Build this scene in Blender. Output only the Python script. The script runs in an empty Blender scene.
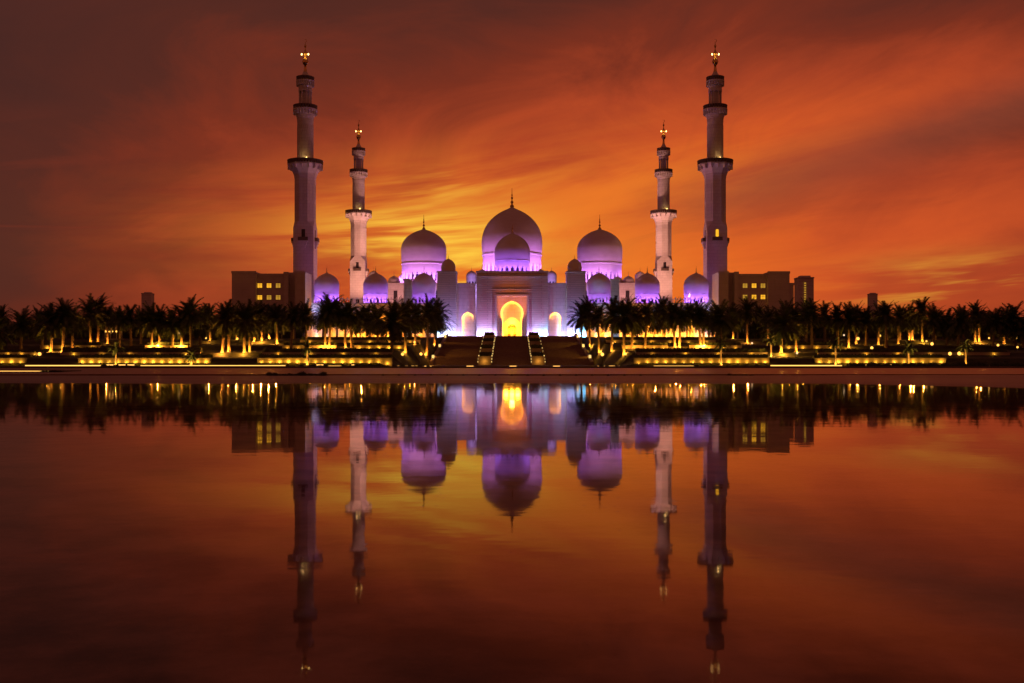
import bpy, math, random, re
from mathutils import Vector
R_ = math.radians
pi = math.pi
rng = random.Random(7)

# ------------------------------------------------------------------ camera, sky, sun, exposure
sc = bpy.context.scene
F, CX, YH, CAMZ = 1044.0, 511.5, 359.7, 0.9
cam_d = bpy.data.cameras.new('camera')
cam = bpy.data.objects.new('camera', cam_d)
sc.collection.objects.link(cam)
cam.location = (0, 0, CAMZ)
cam.rotation_euler = (R_(90), 0, 0)
cam_d.sensor_width = 36.0
cam_d.lens = F / 1024 * 36
cam_d.shift_x = (512 - CX) / 1024
cam_d.shift_y = (YH - 341.5) / 1024
cam_d.clip_start = 0.1
cam_d.clip_end = 20000
sc.camera = cam
sc.render.resolution_x, sc.render.resolution_y = 1024, 683
sc.view_settings.view_transform = 'Standard'
sc.view_settings.look = 'None'
sc.view_settings.exposure = 0.0
sc.view_settings.gamma = 1.0
sc.view_settings.use_curve_mapping = False
sc.cycles.max_bounces = 6
sc.cycles.use_denoising = True
sc.cycles.sample_clamp_indirect = 4.0


def lin(r, g, b):
    f = lambda c: (c / 255 / 12.92) if c <= 10 else ((c / 255 + 0.055) / 1.055) ** 2.4
    return (f(r), f(g), f(b), 1)


class NT:
    """small helper for node trees"""
    def __init__(self, nt):
        self.nt = nt

    def n(self, typ, **kw):
        nd = self.nt.nodes.new(typ)
        for k, v in kw.items():
            setattr(nd, k, v)
        return nd

    def put(self, sock, v):
        if isinstance(v, bpy.types.NodeSocket):
            self.nt.links.new(v, sock)
        else:
            sock.default_value = v

    def m(self, op, a, b=None, c=None, clamp=False):
        nd = self.n('ShaderNodeMath', operation=op, use_clamp=clamp)
        self.put(nd.inputs[0], a)
        if b is not None:
            self.put(nd.inputs[1], b)
        if c is not None:
            self.put(nd.inputs[2], c)
        return nd.outputs[0]

    def smooth(self, v, a, b, lo=0.0, hi=1.0):
        nd = self.n('ShaderNodeMapRange', interpolation_type='SMOOTHSTEP')
        self.put(nd.inputs[0], v)
        nd.inputs[1].default_value = a
        nd.inputs[2].default_value = b
        nd.inputs[3].default_value = lo
        nd.inputs[4].default_value = hi
        return nd.outputs[0]

    def mix(self, f, a, b, blend='MIX'):
        nd = self.n('ShaderNodeMix', data_type='RGBA', blend_type=blend)
        self.put(nd.inputs[0], f)
        self.put(nd.inputs[6], a)
        self.put(nd.inputs[7], b)
        return nd.outputs[2]

    def noise(self, vec, scale, detail=4, rough=0.5, dist=0.0):
        nd = self.n('ShaderNodeTexNoise')
        self.put(nd.inputs['Vector'], vec)
        nd.inputs['Scale'].default_value = scale
        nd.inputs['Detail'].default_value = detail
        nd.inputs['Roughness'].default_value = rough
        nd.inputs['Distortion'].default_value = dist
        return nd.outputs['Fac']

    def xyz(self, x, y, z):
        nd = self.n('ShaderNodeCombineXYZ')
        self.put(nd.inputs[0], x)
        self.put(nd.inputs[1], y)
        self.put(nd.inputs[2], z)
        return nd.outputs[0]

    def ramp(self, f, stops):
        nd = self.n('ShaderNodeValToRGB')
        cr = nd.color_ramp
        while len(cr.elements) < len(stops):
            cr.elements.new(0.5)
        for e, (p, c) in zip(cr.elements, stops):
            e.position = p
            e.color = c
        self.put(nd.inputs[0], f)
        return nd.outputs[0]


def build_sky():
    w = bpy.data.worlds.new('World')
    sc.world = w
    w.use_nodes = True
    nt = w.node_tree
    nt.nodes.clear()
    k = NT(nt)
    tc = k.n('ShaderNodeTexCoord')
    sep = k.n('ShaderNodeSeparateXYZ')
    nt.links.new(tc.outputs['Generated'], sep.inputs[0])
    x, y, z = sep.outputs
    az = k.m('ARCTAN2', x, y)
    el = k.m('ARCSINE', z)
    # cloud sheet: a flat layer overhead seen in perspective, its streaks running away from the viewer
    zz = k.m('ADD', k.m('MAXIMUM', z, 0.0), 0.10)
    u = k.m('DIVIDE', x, zz)
    v = k.m('DIVIDE', y, zz)
    warp = k.m('MULTIPLY', k.m('SUBTRACT', k.noise(k.xyz(k.m('MULTIPLY', u, 0.30), k.m('MULTIPLY', v, 0.16), 3.1), 1.6, 3), 0.5), 2.4)
    us = k.m('ADD', k.m('ADD', k.m('MULTIPLY', u, 0.85), k.m('MULTIPLY', v, 0.12)), warp)
    broad = k.noise(k.xyz(k.m('MULTIPLY', us, 0.55), k.m('MULTIPLY', v, 0.20), 1.7), 1.0, 3, 0.5, 0.3)
    streak = k.noise(k.xyz(k.m('MULTIPLY', us, 1.3), k.m('MULTIPLY', v, 0.42), 5.2), 1.0, 6, 0.6, 0.5)
    # low bars of cloud near the horizon
    azd = k.m('ADD', k.m('MULTIPLY', az, 2.6), k.m('MULTIPLY', el, 3.0))
    bars = k.noise(k.xyz(azd, k.m('ADD', k.m('MULTIPLY', el, 26.0), k.m('MULTIPLY', az, k.smooth(el, 0.07, 0.20, -0.8, -5.0))), 8.8), 1.0, 5, 0.58, 0.4)
    # afterglow: a wide warm lobe low in front, fading upward and to the sides
    bw = k.m('SUBTRACT', broad, 0.5)
    gauss = lambda a: k.m('POWER', 2.718, k.m('MULTIPLY', k.m('MULTIPLY', a, a), -1.0))
    dx = k.m('ADD', az, -0.03)
    side = k.m('GREATER_THAN', dx, 0.0)
    wid = k.m('ADD', 0.35, k.m('MULTIPLY', side, 0.27))
    qx = k.m('DIVIDE', dx, wid)
    qy = k.m('DIVIDE', k.m('ADD', el, -0.075), 0.215)
    q = k.m('SQRT', k.m('ADD', k.m('MULTIPLY', qx, qx), k.m('MULTIPLY', qy, qy)))
    q = k.m('ADD', q, k.m('MULTIPLY', bw, -1.0))
    q = k.m('ADD', q, k.m('MULTIPLY', k.m('SUBTRACT', streak, 0.5), -0.14))
    q = k.m('ADD', q, k.m('MULTIPLY', k.m('MULTIPLY', k.m('SUBTRACT', bars, 0.5), -0.62), k.m('MULTIPLY', k.smooth(az, -0.12, 0.16), k.smooth(el, 0.26, 0.12))))
    mott = k.noise(k.xyz(k.m('MULTIPLY', az, 5.0), k.m('ADD', k.m('MULTIPLY', el, 11.0), k.m('MULTIPLY', az, -1.6)), 2.2), 1.0, 7, 0.62, 0.8)
    q = k.m('ADD', q, k.m('MULTIPLY', k.m('SUBTRACT', mott, 0.5), k.smooth(el, -0.02, 0.16, -0.25, -0.75)))
    # broad slanting bands of cloud on one side
    fade = k.smooth(az, 0.06, 0.24)
    b1 = k.m('MULTIPLY', gauss(k.m('DIVIDE', k.m('SUBTRACT', k.m('SUBTRACT', el, 0.205), k.m('MULTIPLY', k.m('SUBTRACT', az, 0.18), 0.15)), 0.045)), fade)
    b2 = k.m('MULTIPLY', gauss(k.m('DIVIDE', k.m('SUBTRACT', k.m('SUBTRACT', el, 0.150), k.m('MULTIPLY', k.m('SUBTRACT', az, 0.18), 0.24)), 0.026)), fade)
    q = k.m('ADD', q, k.m('MULTIPLY', b1, -0.30))
    q = k.m('ADD', q, k.m('MULTIPLY', b2, k.m('MULTIPLY', streak, 0.45)))
    q = k.m('MULTIPLY', q, 0.5, clamp=True)
    base = k.ramp(q, [(0.0, lin(232, 108, 38)), (0.12, lin(224, 98, 35)), (0.24, lin(204, 83, 37)),
                      (0.40, lin(170, 66, 35)), (0.54, lin(122, 48, 30)), (0.70, lin(86, 41, 32)), (1.0, lin(62, 37, 34))])
    dark = k.m('MULTIPLY', k.smooth(streak, 0.50, 0.30), k.smooth(el, 0.02, 0.14))
    col = k.mix(k.m('MULTIPLY', dark, 0.30), base, lin(105, 46, 34))
    col = k.mix(k.m('MULTIPLY', b2, 0.45), col, lin(122, 66, 50))
    # dull red veil right on the horizon, to the sides
    low = k.m('MULTIPLY', k.smooth(el, 0.075, -0.01), k.smooth(k.m('ABSOLUTE', k.m('ADD', az, -0.06)), 0.08, 0.42))
    col = k.mix(k.m('MULTIPLY', low, 0.55), col, lin(112, 36, 18))
    # yellow rifts in the cloud
    def lobe(a0, e0, sa, se, slope=0.0):
        gx = k.m('DIVIDE', k.m('SUBTRACT', az, a0), sa)
        gy = k.m('DIVIDE', k.m('SUBTRACT', k.m('SUBTRACT', el, e0), k.m('MULTIPLY', k.m('SUBTRACT', az, a0), slope)), se)
        return k.m('POWER', 2.718, k.m('MULTIPLY', k.m('ADD', k.m('MULTIPLY', gx, gx), k.m('MULTIPLY', gy, gy)), -1.0))
    amber = k.m('MULTIPLY', k.m('ADD', lobe(-0.05, 0.155, 0.20, 0.04, 0.12), k.m('ADD', k.m('MULTIPLY', lobe(0.10, 0.165, 0.16, 0.028, 0.12), 0.5), k.m('ADD', lobe(-0.08, 0.10, 0.15, 0.05), k.m('MULTIPLY', lobe(0.11, 0.09, 0.10, 0.045), 0.6)))), k.smooth(bars, 0.30, 0.62), clamp=True)
    col = k.mix(k.m('MULTIPLY', amber, 0.42), col, lin(246, 140, 42))
    rift = k.m('MULTIPLY', k.smooth(bars, 0.45, 0.64), k.m('ADD', k.m('MULTIPLY', lobe(-0.08, 0.100, 0.085, 0.040), 1.7), k.m('ADD', k.m('MULTIPLY', lobe(0.43, 0.068, 0.09, 0.018), 1.4), k.m('MULTIPLY', lobe(-0.06, 0.165, 0.06, 0.012, .1), .6))), clamp=True)
    col = k.mix(rift, col, lin(255, 202, 66))
    # darker bars among them
    dbar = k.m('MULTIPLY', k.smooth(bars, 0.47, 0.32), k.smooth(el, 0.24, 0.05))
    col = k.mix(k.m('MULTIPLY', dbar, 0.34), col, lin(165, 62, 34))
    # the sky behind the viewer: dusk, dull brown violet
    back = k.smooth(y, 0.55, -0.25)
    col = k.mix(back, col, lin(112, 50, 36))
    col = k.mix(k.smooth(z, 0.30, 0.75), col, lin(84, 42, 36))
    col = k.mix(k.smooth(z, -0.01, -0.08), col, lin(40, 18, 12))
    bg = k.n('ShaderNodeBackground')
    nt.links.new(col, bg.inputs[0])
    bg.inputs[1].default_value = 1.0
    sky = k.n('ShaderNodeTexSky', sky_type='NISHITA')
    sky.sun_disc = False
    sky.sun_elevation = R_(-2.5)
    sky.sun_rotation = R_(-4)
    bg2 = k.n('ShaderNodeBackground')
    nt.links.new(sky.outputs[0], bg2.inputs[0])
    bg2.inputs[1].default_value = 0.004
    add = k.n('ShaderNodeAddShader')
    nt.links.new(bg.outputs[0], add.inputs[0])
    nt.links.new(bg2.outputs[0], add.inputs[1])
    out = k.n('ShaderNodeOutputWorld')
    nt.links.new(add.outputs[0], out.inputs[0])


build_sky()
sun_d = bpy.data.lights.new('sun', 'SUN')
sun_d.energy = 0.5
sun_d.angle = R_(1)
sun_d.color = (1.0, 0.55, 0.25)
sun = bpy.data.objects.new('sun', sun_d)
sc.collection.objects.link(sun)
sun.rotation_euler = (R_(-92.5), 0, R_(4))     # already just below the horizon beyond the mosque

# ------------------------------------------------------------------ helpers
def at(px, py, d):
    return Vector(((px - CX) * d / F, d, CAMZ - (py - YH) * d / F))


def X(px, d):
    return (px - CX) * d / F


def Z(py, d):
    return CAMZ - (py - YH) * d / F


ORD = ('zeroth first second third fourth fifth sixth seventh eighth ninth tenth eleventh twelfth thirteenth fourteenth fifteenth '
       'sixteenth seventeenth eighteenth nineteenth twentieth twenty-first twenty-second twenty-third twenty-fourth twenty-fifth '
       'twenty-sixth twenty-seventh twenty-eighth twenty-ninth thirtieth').split()


class MB:
    def __init__(self):
        self.v, self.f = [], []

    def add(self, vs, fs):
        o = len(self.v)
        self.v += [tuple(p) for p in vs]
        self.f += [tuple(i + o for i in q) for q in fs]
        return self

    def box(self, x0, x1, y0, y1, z0, z1):
        vs = [(x0, y0, z0), (x1, y0, z0), (x1, y1, z0), (x0, y1, z0), (x0, y0, z1), (x1, y0, z1), (x1, y1, z1), (x0, y1, z1)]
        return self.add(vs, [(3, 2, 1, 0), (4, 5, 6, 7), (0, 1, 5, 4), (1, 2, 6, 5), (2, 3, 7, 6), (3, 0, 4, 7)])

    def obox(self, cx, cy, ang, w, d, z0, z1):
        c, s = math.cos(ang), math.sin(ang)
        vs = []
        for z in (z0, z1):
            for a, b in ((-w / 2, -d / 2), (w / 2, -d / 2), (w / 2, d / 2), (-w / 2, d / 2)):
                vs.append((cx + a * c - b * s, cy + a * s + b * c, z))
        return self.add(vs, [(3, 2, 1, 0), (4, 5, 6, 7), (0, 1, 5, 4), (1, 2, 6, 5), (2, 3, 7, 6), (3, 0, 4, 7)])

    def lathe(self, prof, n=32, cx=0, cy=0, rot=0.0):
        vs, fs = [], []
        m = len(prof)
        for r, z in prof:
            for i in range(n):
                a = rot + 2 * pi * i / n
                vs.append((cx + r * math.cos(a), cy + r * math.sin(a), z))
        for j in range(m - 1):
            for i in range(n):
                i2 = (i + 1) % n
                fs.append((j * n + i, j * n + i2, (j + 1) * n + i2, (j + 1) * n + i))
        fs.append(tuple(range(n - 1, -1, -1)))
        fs.append(tuple((m - 1) * n + i for i in range(n)))
        return self.add(vs, fs)

    def prism(self, pts, x0, x1):
        """polygon in (y, z), extruded along x"""
        n = len(pts)
        vs = [(x0, a, b) for a, b in pts] + [(x1, a, b) for a, b in pts]
        fs = [(i, (i + 1) % n, n + (i + 1) % n, n + i) for i in range(n)]
        fs += [tuple(range(n - 1, -1, -1)), tuple(range(n, 2 * n))]
        return self.add(vs, fs)

    def tube(self, pts, rad, n=8):
        vs, fs = [], []
        for i, p in enumerate(pts):
            p = Vector(p)
            a = Vector(pts[max(i - 1, 0)])
            b = Vector(pts[min(i + 1, len(pts) - 1)])
            t = (b - a).normalized()
            s = t.cross(Vector((0.3, 1, 0.1))).normalized()
            w = s.cross(t)
            r = rad[i] if isinstance(rad, (list, tuple)) else rad
            for j in range(n):
                q = 2 * pi * j / n
                vs.append(p + s * math.cos(q) * r + w * math.sin(q) * r)
        for i in range(len(pts) - 1):
            for j in range(n):
                j2 = (j + 1) % n
                fs.append((i * n + j, i * n + j2, (i + 1) * n + j2, (i + 1) * n + j))
        fs += [tuple(range(n - 1, -1, -1)), tuple((len(pts) - 1) * n + j for j in range(n))]
        return self.add(vs, fs)

    def arch_wall(self, pts, xL, xR, zT, y0, y1):
        """a wall from xL to xR and up to zT between y0 (front) and y1 with an opening outlined by pts (bottom left, over the top, bottom right)"""
        n = len(pts)
        h = n // 2
        for y, flip in ((y0, False), (y1, True)):
            L = [pts[i] for i in range(h + 1)]
            Rr = [pts[n - 1 - i] for i in range(h + 1)]
            for side, lst, ex in ((0, L, xL), (1, Rr, xR)):
                for i in range(h):
                    (xa, za), (xb, zb) = lst[i], lst[i + 1]
                    if abs(zb - za) < 1e-6:
                        continue
                    q = [(ex, y, za), (xa, y, za), (xb, y, zb), (ex, y, zb)]
                    if (side == 1) != flip:
                        q = q[::-1]
                    self.add(q, [(0, 1, 2, 3)])
            zt = pts[h][1]
            q = [(xL, y, zt), (pts[h][0], y, zt), (xR, y, zt), (xR, y, zT), (xL, y, zT)]
            self.add(q[::-1] if flip else q, [(0, 1, 2, 3, 4)])
        for i in range(n - 1):
            (xa, za), (xb, zb) = pts[i], pts[i + 1]
            self.add([(xa, y0, za), (xa, y1, za), (xb, y1, zb), (xb, y0, zb)], [(0, 1, 2, 3)])
        z0 = pts[0][1]
        self.add([(xL, y0, z0), (xL, y0, zT), (xL, y1, zT), (xL, y1, z0)], [(0, 1, 2, 3)])
        self.add([(xR, y0, z0), (xR, y1, z0), (xR, y1, zT), (xR, y0, zT)], [(0, 1, 2, 3)])
        self.add([(xL, y0, zT), (xR, y0, zT), (xR, y1, zT), (xL, y1, zT)], [(0, 1, 2, 3)])
        return self

    def build(self, name, mat, parent=None, smooth=0, loc=None):
        me = bpy.data.meshes.new(name)
        me.from_pydata(self.v, [], self.f)
        if smooth:
            me.polygons.foreach_set('use_smooth', [True] * len(me.polygons))
            me.set_sharp_from_angle(angle=R_(smooth))
        me.materials.append(mat)
        me.update()
        o = bpy.data.objects.new(name, me)
        sc.collection.objects.link(o)
        if loc is not None:
            o.location = loc
        if parent is not None:
            o.parent = parent
        return o


def tag(o, label=None, cat=None, group=None, kind=None):
    if label:
        assert 4 <= len(label.replace('-', ' ').split()), label
        if len(re.findall(r"[A-Za-z0-9][A-Za-z0-9']*", label)) > 16:
            print('LONG LABEL', label)
        o['label'] = label
    if cat:
        o['category'] = cat
    if group:
        o['group'] = group
    if kind:
        o['kind'] = kind
    return o


def empty(name, loc=(0, 0, 0), rz=0.0):
    o = bpy.data.objects.new(name, None)
    o.empty_display_size = 0.3
    o.location = loc
    o.rotation_euler = (0, 0, rz)
    sc.collection.objects.link(o)
    return o


def kids(o):
    return [c for c in bpy.data.objects if c.parent == o]


def copy_tree(o, parent=None, cache={}):
    c = o.copy()
    sc.collection.objects.link(c)
    c.parent = parent
    key = o.name
    if key not in cache:
        cache[key] = [q.name for q in kids(o)]
    for nm in cache[key]:
        copy_tree(bpy.data.objects[nm], c)
    return c


def point(loc, power, color, radius=0.1, parent=None, name='lamp_light'):
    d = bpy.data.lights.new(name, 'POINT')
    d.energy, d.color, d.shadow_soft_size = power, color, radius
    o = bpy.data.objects.new(name, d)
    sc.collection.objects.link(o)
    o.location = loc
    if parent is not None:
        o.parent = parent
    return o


def spot(loc, target, power, color, angle=60, blend=0.6, radius=0.15, parent=None, name='floodlight'):
    d = bpy.data.lights.new(name, 'SPOT')
    d.energy, d.color, d.shadow_soft_size = power, color, radius
    d.spot_size, d.spot_blend = R_(angle), blend
    o = bpy.data.objects.new(name, d)
    sc.collection.objects.link(o)
    o.location = loc
    v = Vector(target) - Vector(loc)
    o.rotation_euler = v.to_track_quat('-Z', 'Y').to_euler()
    if parent is not None:
        o.parent = parent
    return o


# ------------------------------------------------------------------ materials
def new_mat(name):
    m = bpy.data.materials.new(name)
    m.use_nodes = True
    nt = m.node_tree
    nt.nodes.clear()
    k = NT(nt)
    out = k.n('ShaderNodeOutputMaterial')
    return m, nt, k, out


def surf(name, c1, c2, scale=1.0, rough=0.6, bump=0.0, bscale=8.0, metal=0.0, detail=5, spec=0.5, stretch=(1, 1, 1)):
    m, nt, k, out = new_mat(name)
    tc = k.n('ShaderNodeTexCoord')
    mp = k.n('ShaderNodeMapping')
    nt.links.new(tc.outputs['Object'], mp.inputs[0])
    mp.inputs['Scale'].default_value = stretch
    nz = k.noise(mp.outputs[0], scale, detail, 0.6)
    col = k.mix(k.smooth(nz, 0.3, 0.7), (*c1, 1), (*c2, 1))
    p = k.n('ShaderNodeBsdfPrincipled')
    nt.links.new(col, p.inputs['Base Color'])
    p.inputs['Roughness'].default_value = rough
    p.inputs['Metallic'].default_value = metal
    p.inputs['Specular IOR Level'].default_value = spec
    if bump:
        b = k.n('ShaderNodeBump')
        b.inputs['Strength'].default_value = bump
        b.inputs['Distance'].default_value = 0.1
        nt.links.new(k.noise(mp.outputs[0], bscale, 5, 0.6), b.inputs['Height'])
        nt.links.new(b.outputs[0], p.inputs['Normal'])
    nt.links.new(p.outputs[0], out.inputs[0])
    return m


def courses(name, c1, c2, bw, bh, mortar=0.03, bump=0.5, rough=0.55):
    """stone laid in courses (pattern follows x+y and z)"""
    m, nt, k, out = new_mat(name)
    tc = k.n('ShaderNodeTexCoord')
    sp = k.n('ShaderNodeSeparateXYZ')
    nt.links.new(tc.outputs['Object'], sp.inputs[0])
    vec = k.xyz(k.m('ADD', sp.outputs[0], sp.outputs[1]), sp.outputs[2], 0.0)
    br = k.n('ShaderNodeTexBrick')
    nt.links.new(vec, br.inputs['Vector'])
    br.inputs['Color1'].default_value = (*c1, 1)
    br.inputs['Color2'].default_value = (*c2, 1)
    br.inputs['Mortar'].default_value = (c1[0] * .55, c1[1] * .55, c1[2] * .55, 1)
    br.inputs['Scale'].default_value = 1.0
    br.inputs['Mortar Size'].default_value = mortar
    br.inputs['Brick Width'].default_value = bw
    br.inputs['Row Height'].default_value = bh
    nz = k.noise(tc.outputs['Object'], 0.35, 5, 0.6)
    col = k.mix(k.smooth(nz, 0.3, 0.75, 0.0, 0.3), br.outputs['Color'], (c2[0] * .7, c2[1] * .68, c2[2] * .66, 1))
    p = k.n('ShaderNodeBsdfPrincipled')
    nt.links.new(col, p.inputs['Base Color'])
    p.inputs['Roughness'].default_value = rough
    if bump:
        b = k.n('ShaderNodeBump')
        b.invert = True
        b.inputs['Strength'].default_value = bump
        b.inputs['Distance'].default_value = 0.15
        nt.links.new(br.outputs['Fac'], b.inputs['Height'])
        nt.links.new(b.outputs[0], p.inputs['Normal'])
    nt.links.new(p.outputs[0], out.inputs[0])
    return m


def glow(name, color, strength):
    m, nt, k, out = new_mat(name)
    e = k.n('ShaderNodeEmission')
    e.inputs[0].default_value = (*color, 1)
    e.inputs[1].default_value = strength
    nt.links.new(e.outputs[0], out.inputs[0])
    return m


M = {}
M['marble'] = courses('white_marble', (.74, .71, .67), (.70, .66, .62), 2.4, 1.2, 0.03, 0.25, 0.5)
M['ashlar'] = courses('ribbed_marble', (.72, .66, .60), (.66, .60, .55), 9.0, 0.62, 0.07, 0.8, 0.6)
M['dome'] = surf('dome_marble', (.76, .73, .70), (.70, .66, .63), 0.25, 0.45, stretch=(1, 1, 3))
M['annexe'] = courses('pale_render', (.62, .57, .52), (.58, .53, .48), 4.0, 2.0, 0.02, 0.15, 0.75)
M['bronze'] = surf('dark_bronze', (.12, .09, .07), (.18, .13, .10), 3.0, 0.5, metal=0.3)
M['gold'] = surf('gold', (.85, .58, .20), (.78, .5, .15), 3.0, 0.25, metal=1.0)
M['dark'] = surf('dark_opening', (.03, .025, .03), (.05, .04, .04), 1.0, 0.4)
M['leaf'] = surf('palm_leaf', (.035, .05, .02), (.06, .075, .028), 2.0, 0.6)
M['trunk'] = surf('palm_trunk', (.16, .11, .07), (.30, .21, .13), 3.0, 0.9, 0.8, 9.0, stretch=(1, 1, 5))
M['hedge'] = surf('hedge_leaf', (.025, .04, .015), (.06, .08, .03), 3.0, 0.7, 1.0, 12.0)
M['wall'] = surf('planter_stone', (.42, .35, .26), (.34, .28, .2), 0.8, 0.75, 0.3, 6.0)
M['soil'] = surf('dark_ground_cover', (.02, .022, .012), (.05, .045, .028), 0.5, 0.9, 0.6, 4.0)
M['stair'] = surf('stair_granite', (.26, .20, .16), (.34, .27, .22), 1.5, 0.7, 0.1)
M['apron'] = surf('apron_concrete', (.15, .075, .042), (.21, .11, .065), 0.3, 0.30, 0.25, 3.0)
M['kerb'] = surf('dark_kerb', (.07, .055, .045), (.10, .08, .06), 1.5, 0.7)
M['shore'] = surf('wet_sand', (.22, .165, .135), (.31, .24, .195), 0.35, 0.42, 0.35, 5.0, stretch=(0.4, 1, 1))
M['poolfloor'] = surf('pool_floor', (.07, .042, .032), (.58, .39, .30), 1.3, 0.8, detail=11)
M['asphalt'] = surf('paving', (.06, .05, .045), (.09, .075, .065), 0.5, 0.7)
M['tower'] = surf('tower_cladding', (.62, .59, .58), (.70, .67, .65), 0.1, 0.6)
M['steel'] = surf('painted_steel', (.08, .075, .07), (.11, .10, .09), 2.0, 0.5, metal=0.5)
M['win'] = glow('lit_window', (1.0, .46, .025), 1.1)
M['win_dim'] = glow('dim_lit_window', (1.0, .5, .05), 0.5)
M['lens'] = glow('warm_lamp_lens', (1.0, .50, .07), 7.0)
M['globe'] = glow('lamp_globe', (1.0, .48, .08), 2.2)
M['globe_white'] = glow('pale_lamp_globe', (1.0, .66, .36), 1.2)
M['led'] = glow('led_line', (1.0, .50, .10), 2.0)
M['cove'] = glow('cove_tube', (1.0, .38, .035), 58.0)
M['minlamp'] = glow('minaret_lamp', (1.0, .58, .16), 8.0)


def water_mat():
    m, nt, k, out = new_mat('still_water')
    geo = k.n('ShaderNodeNewGeometry')
    sp = k.n('ShaderNodeSeparateXYZ')
    nt.links.new(geo.outputs['Position'], sp.inputs[0])
    x, y, _ = sp.outputs
    n1 = k.noise(k.xyz(k.m('MULTIPLY', x, 0.5), k.m('MULTIPLY', y, 0.8), 0.0), 1.0, 4, 0.6)
    n2 = k.noise(k.xyz(k.m('MULTIPLY', x, 3.0), k.m('MULTIPLY', y, 6.0), 4.0), 1.0, 2, 0.5)
    b = k.n('ShaderNodeBump')
    b.inputs['Strength'].default_value = 0.14
    b.inputs['Distance'].default_value = 0.012
    nt.links.new(k.m('ADD', n1, k.m('MULTIPLY', n2, 0.05)), b.inputs['Height'])
    fr = k.n('ShaderNodeFresnel')
    fr.inputs[0].default_value = 1.21
    gl = k.n('ShaderNodeBsdfGlossy')
    gl.inputs['Color'].default_value = (.98, .93, .90, 1)
    nt.links.new(k.smooth(k.noise(k.xyz(k.m('MULTIPLY', x, 0.9), k.m('MULTIPLY', y, 0.55), 9.0), 1.0, 6, 0.65, 0.5), 0.35, 0.68, 0.020, 0.044), gl.inputs['Roughness'])
    nt.links.new(b.outputs[0], gl.inputs['Normal'])
    tr = k.n('ShaderNodeBsdfTransparent')
    tr.inputs[0].default_value = (.88, .80, .75, 1)
    mx = k.n('ShaderNodeMixShader')
    nt.links.new(fr.outputs[0], mx.inputs[0])
    nt.links.new(tr.outputs[0], mx.inputs[1])
    nt.links.new(gl.outputs[0], mx.inputs[2])
    nt.links.new(mx.outputs[0], out.inputs[0])
    return m


M['water'] = water_mat()

# ------------------------------------------------------------------ ground, water, shore, paving
PROF_C = [(-4000, -.45), (10, -.45), (24, -.42), (54, -.1), (76, .12), (140, -.22), (250, -.55), (258, -.55), (322, 7.3), (330, 7.9), (9000, 7.9)]
PROF_S = [(-4000, -.45), (10, -.45), (24, -.42), (54, -.1), (76, .12), (140, -.15), (184.3, -.1), (186.2, 1.1), (199.3, 1.5), (201.2, 2.2), (239.3, 3.1),
          (241.2, 4.05), (264.3, 4.9), (266.2, 5.75), (300, 6.9), (322, 7.5), (330, 7.9), (9000, 7.9)]


def interp(p, y):
    for (a, za), (b, zb) in zip(p, p[1:]):
        if a <= y <= b:
            return za + (zb - za) * (y - a) / (b - a)
    return p[-1][1]


def ground_z(x, y):
    ax = abs(x)
    t = min(max((ax - 20.5) / 3.0, 0), 1)
    return interp(PROF_C, y) * (1 - t) + interp(PROF_S, y) * t


def grid_mesh(xs, ys, zf):
    b = MB()
    n = len(xs)
    vs = [(x, y, zf(x, y)) for y in ys for x in xs]
    fs = [(j * n + i, j * n + i + 1, (j + 1) * n + i + 1, (j + 1) * n + i) for j in range(len(ys) - 1) for i in range(n - 1)]
    return b.add(vs, fs)


xs = [-6000, -1500, -500, -200, -120, -60, -30, -23.5, -20.5, -10, 0, 10, 20.5, 23.5, 30, 60, 120, 200, 500, 1500, 6000]
ys = sorted(set([p[0] for p in PROF_C + PROF_S] + [-500, -60, -10, 100, 165, 215, 228, 280, 500, 1200, 3000]))
tag(grid_mesh(xs, ys, ground_z).build('ground', M['soil']), kind='structure')


def shore_y(x):
    return 40.2 - 7.0 * min(max((x - 11.5) / 6.0, 0), 1) ** 1.6 + 0.22 * math.sin(x * 0.7) + 0.3 * math.sin(x * .23 + 1) + 0.12 * math.sin(x * 2.1) + 0.6 * min(max((-x - 14) / 8, 0), 1)


def shore_z(x, y):
    s = y - shore_y(x)
    h = 0.003 * math.sin(x * 1.7 + y * 2.3) + 0.002 * math.sin(x * 3.9 - y * 1.1) + .004 * math.sin(x * .37 + y * .9)
    if s < 0:
        z = max(0.028 * s, -0.30)
        # a thin sandbar just breaking the surface on one side
        d = (y - (31.0 - 0.22 * (x - 12.0))) / 0.35
        if x > 10:
            z += max(0, 0.165 * math.exp(-d * d) * min((x - 10) / 3, 1) - 0.0)
        return z + h
    return 0.045 * min(s, 1) + 0.004 * max(s - 1, 0) + h


xs = [-120, -90, -60, -45] + [-32 + i * 0.5 for i in range(129)] + [45, 60, 90, 120]
ys = [27 + 0.35 * i for i in range(76)] + [53.4]
ys = sorted(ys)
tag(grid_mesh(xs, ys, shore_z).build('beach', M['shore'], smooth=60), kind='structure')
tag(grid_mesh([-130, 130], [-90, 27.2], lambda x, y: -.302).build('pool_floor', M['poolfloor']), kind='structure')
tag(grid_mesh([-130, 130], [-90, 44], lambda x, y: 0.0).build('water', M['water']), kind='structure')
# paved apron rising gently from a dark kerb
ap = MB().prism([(53.7, -.2), (53.7, .155), (75.6, .30), (75.6, -.2)], -140, 140)
tag(ap.build('apron_pavement', M['apron']), kind='structure')
kb = MB().prism([(53.1, -.2), (53.1, .075), (53.7, .085), (53.7, -.2)], -140, 140)
tag(kb.build('kerb_strip', M['kerb']), kind='structure')
kb = MB().prism([(75.6, -.2), (75.6, .40), (76.2, .41), (76.2, -.2)], -140, 140)
tag(kb.build('kerb_strip', M['kerb']), kind='structure')
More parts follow.
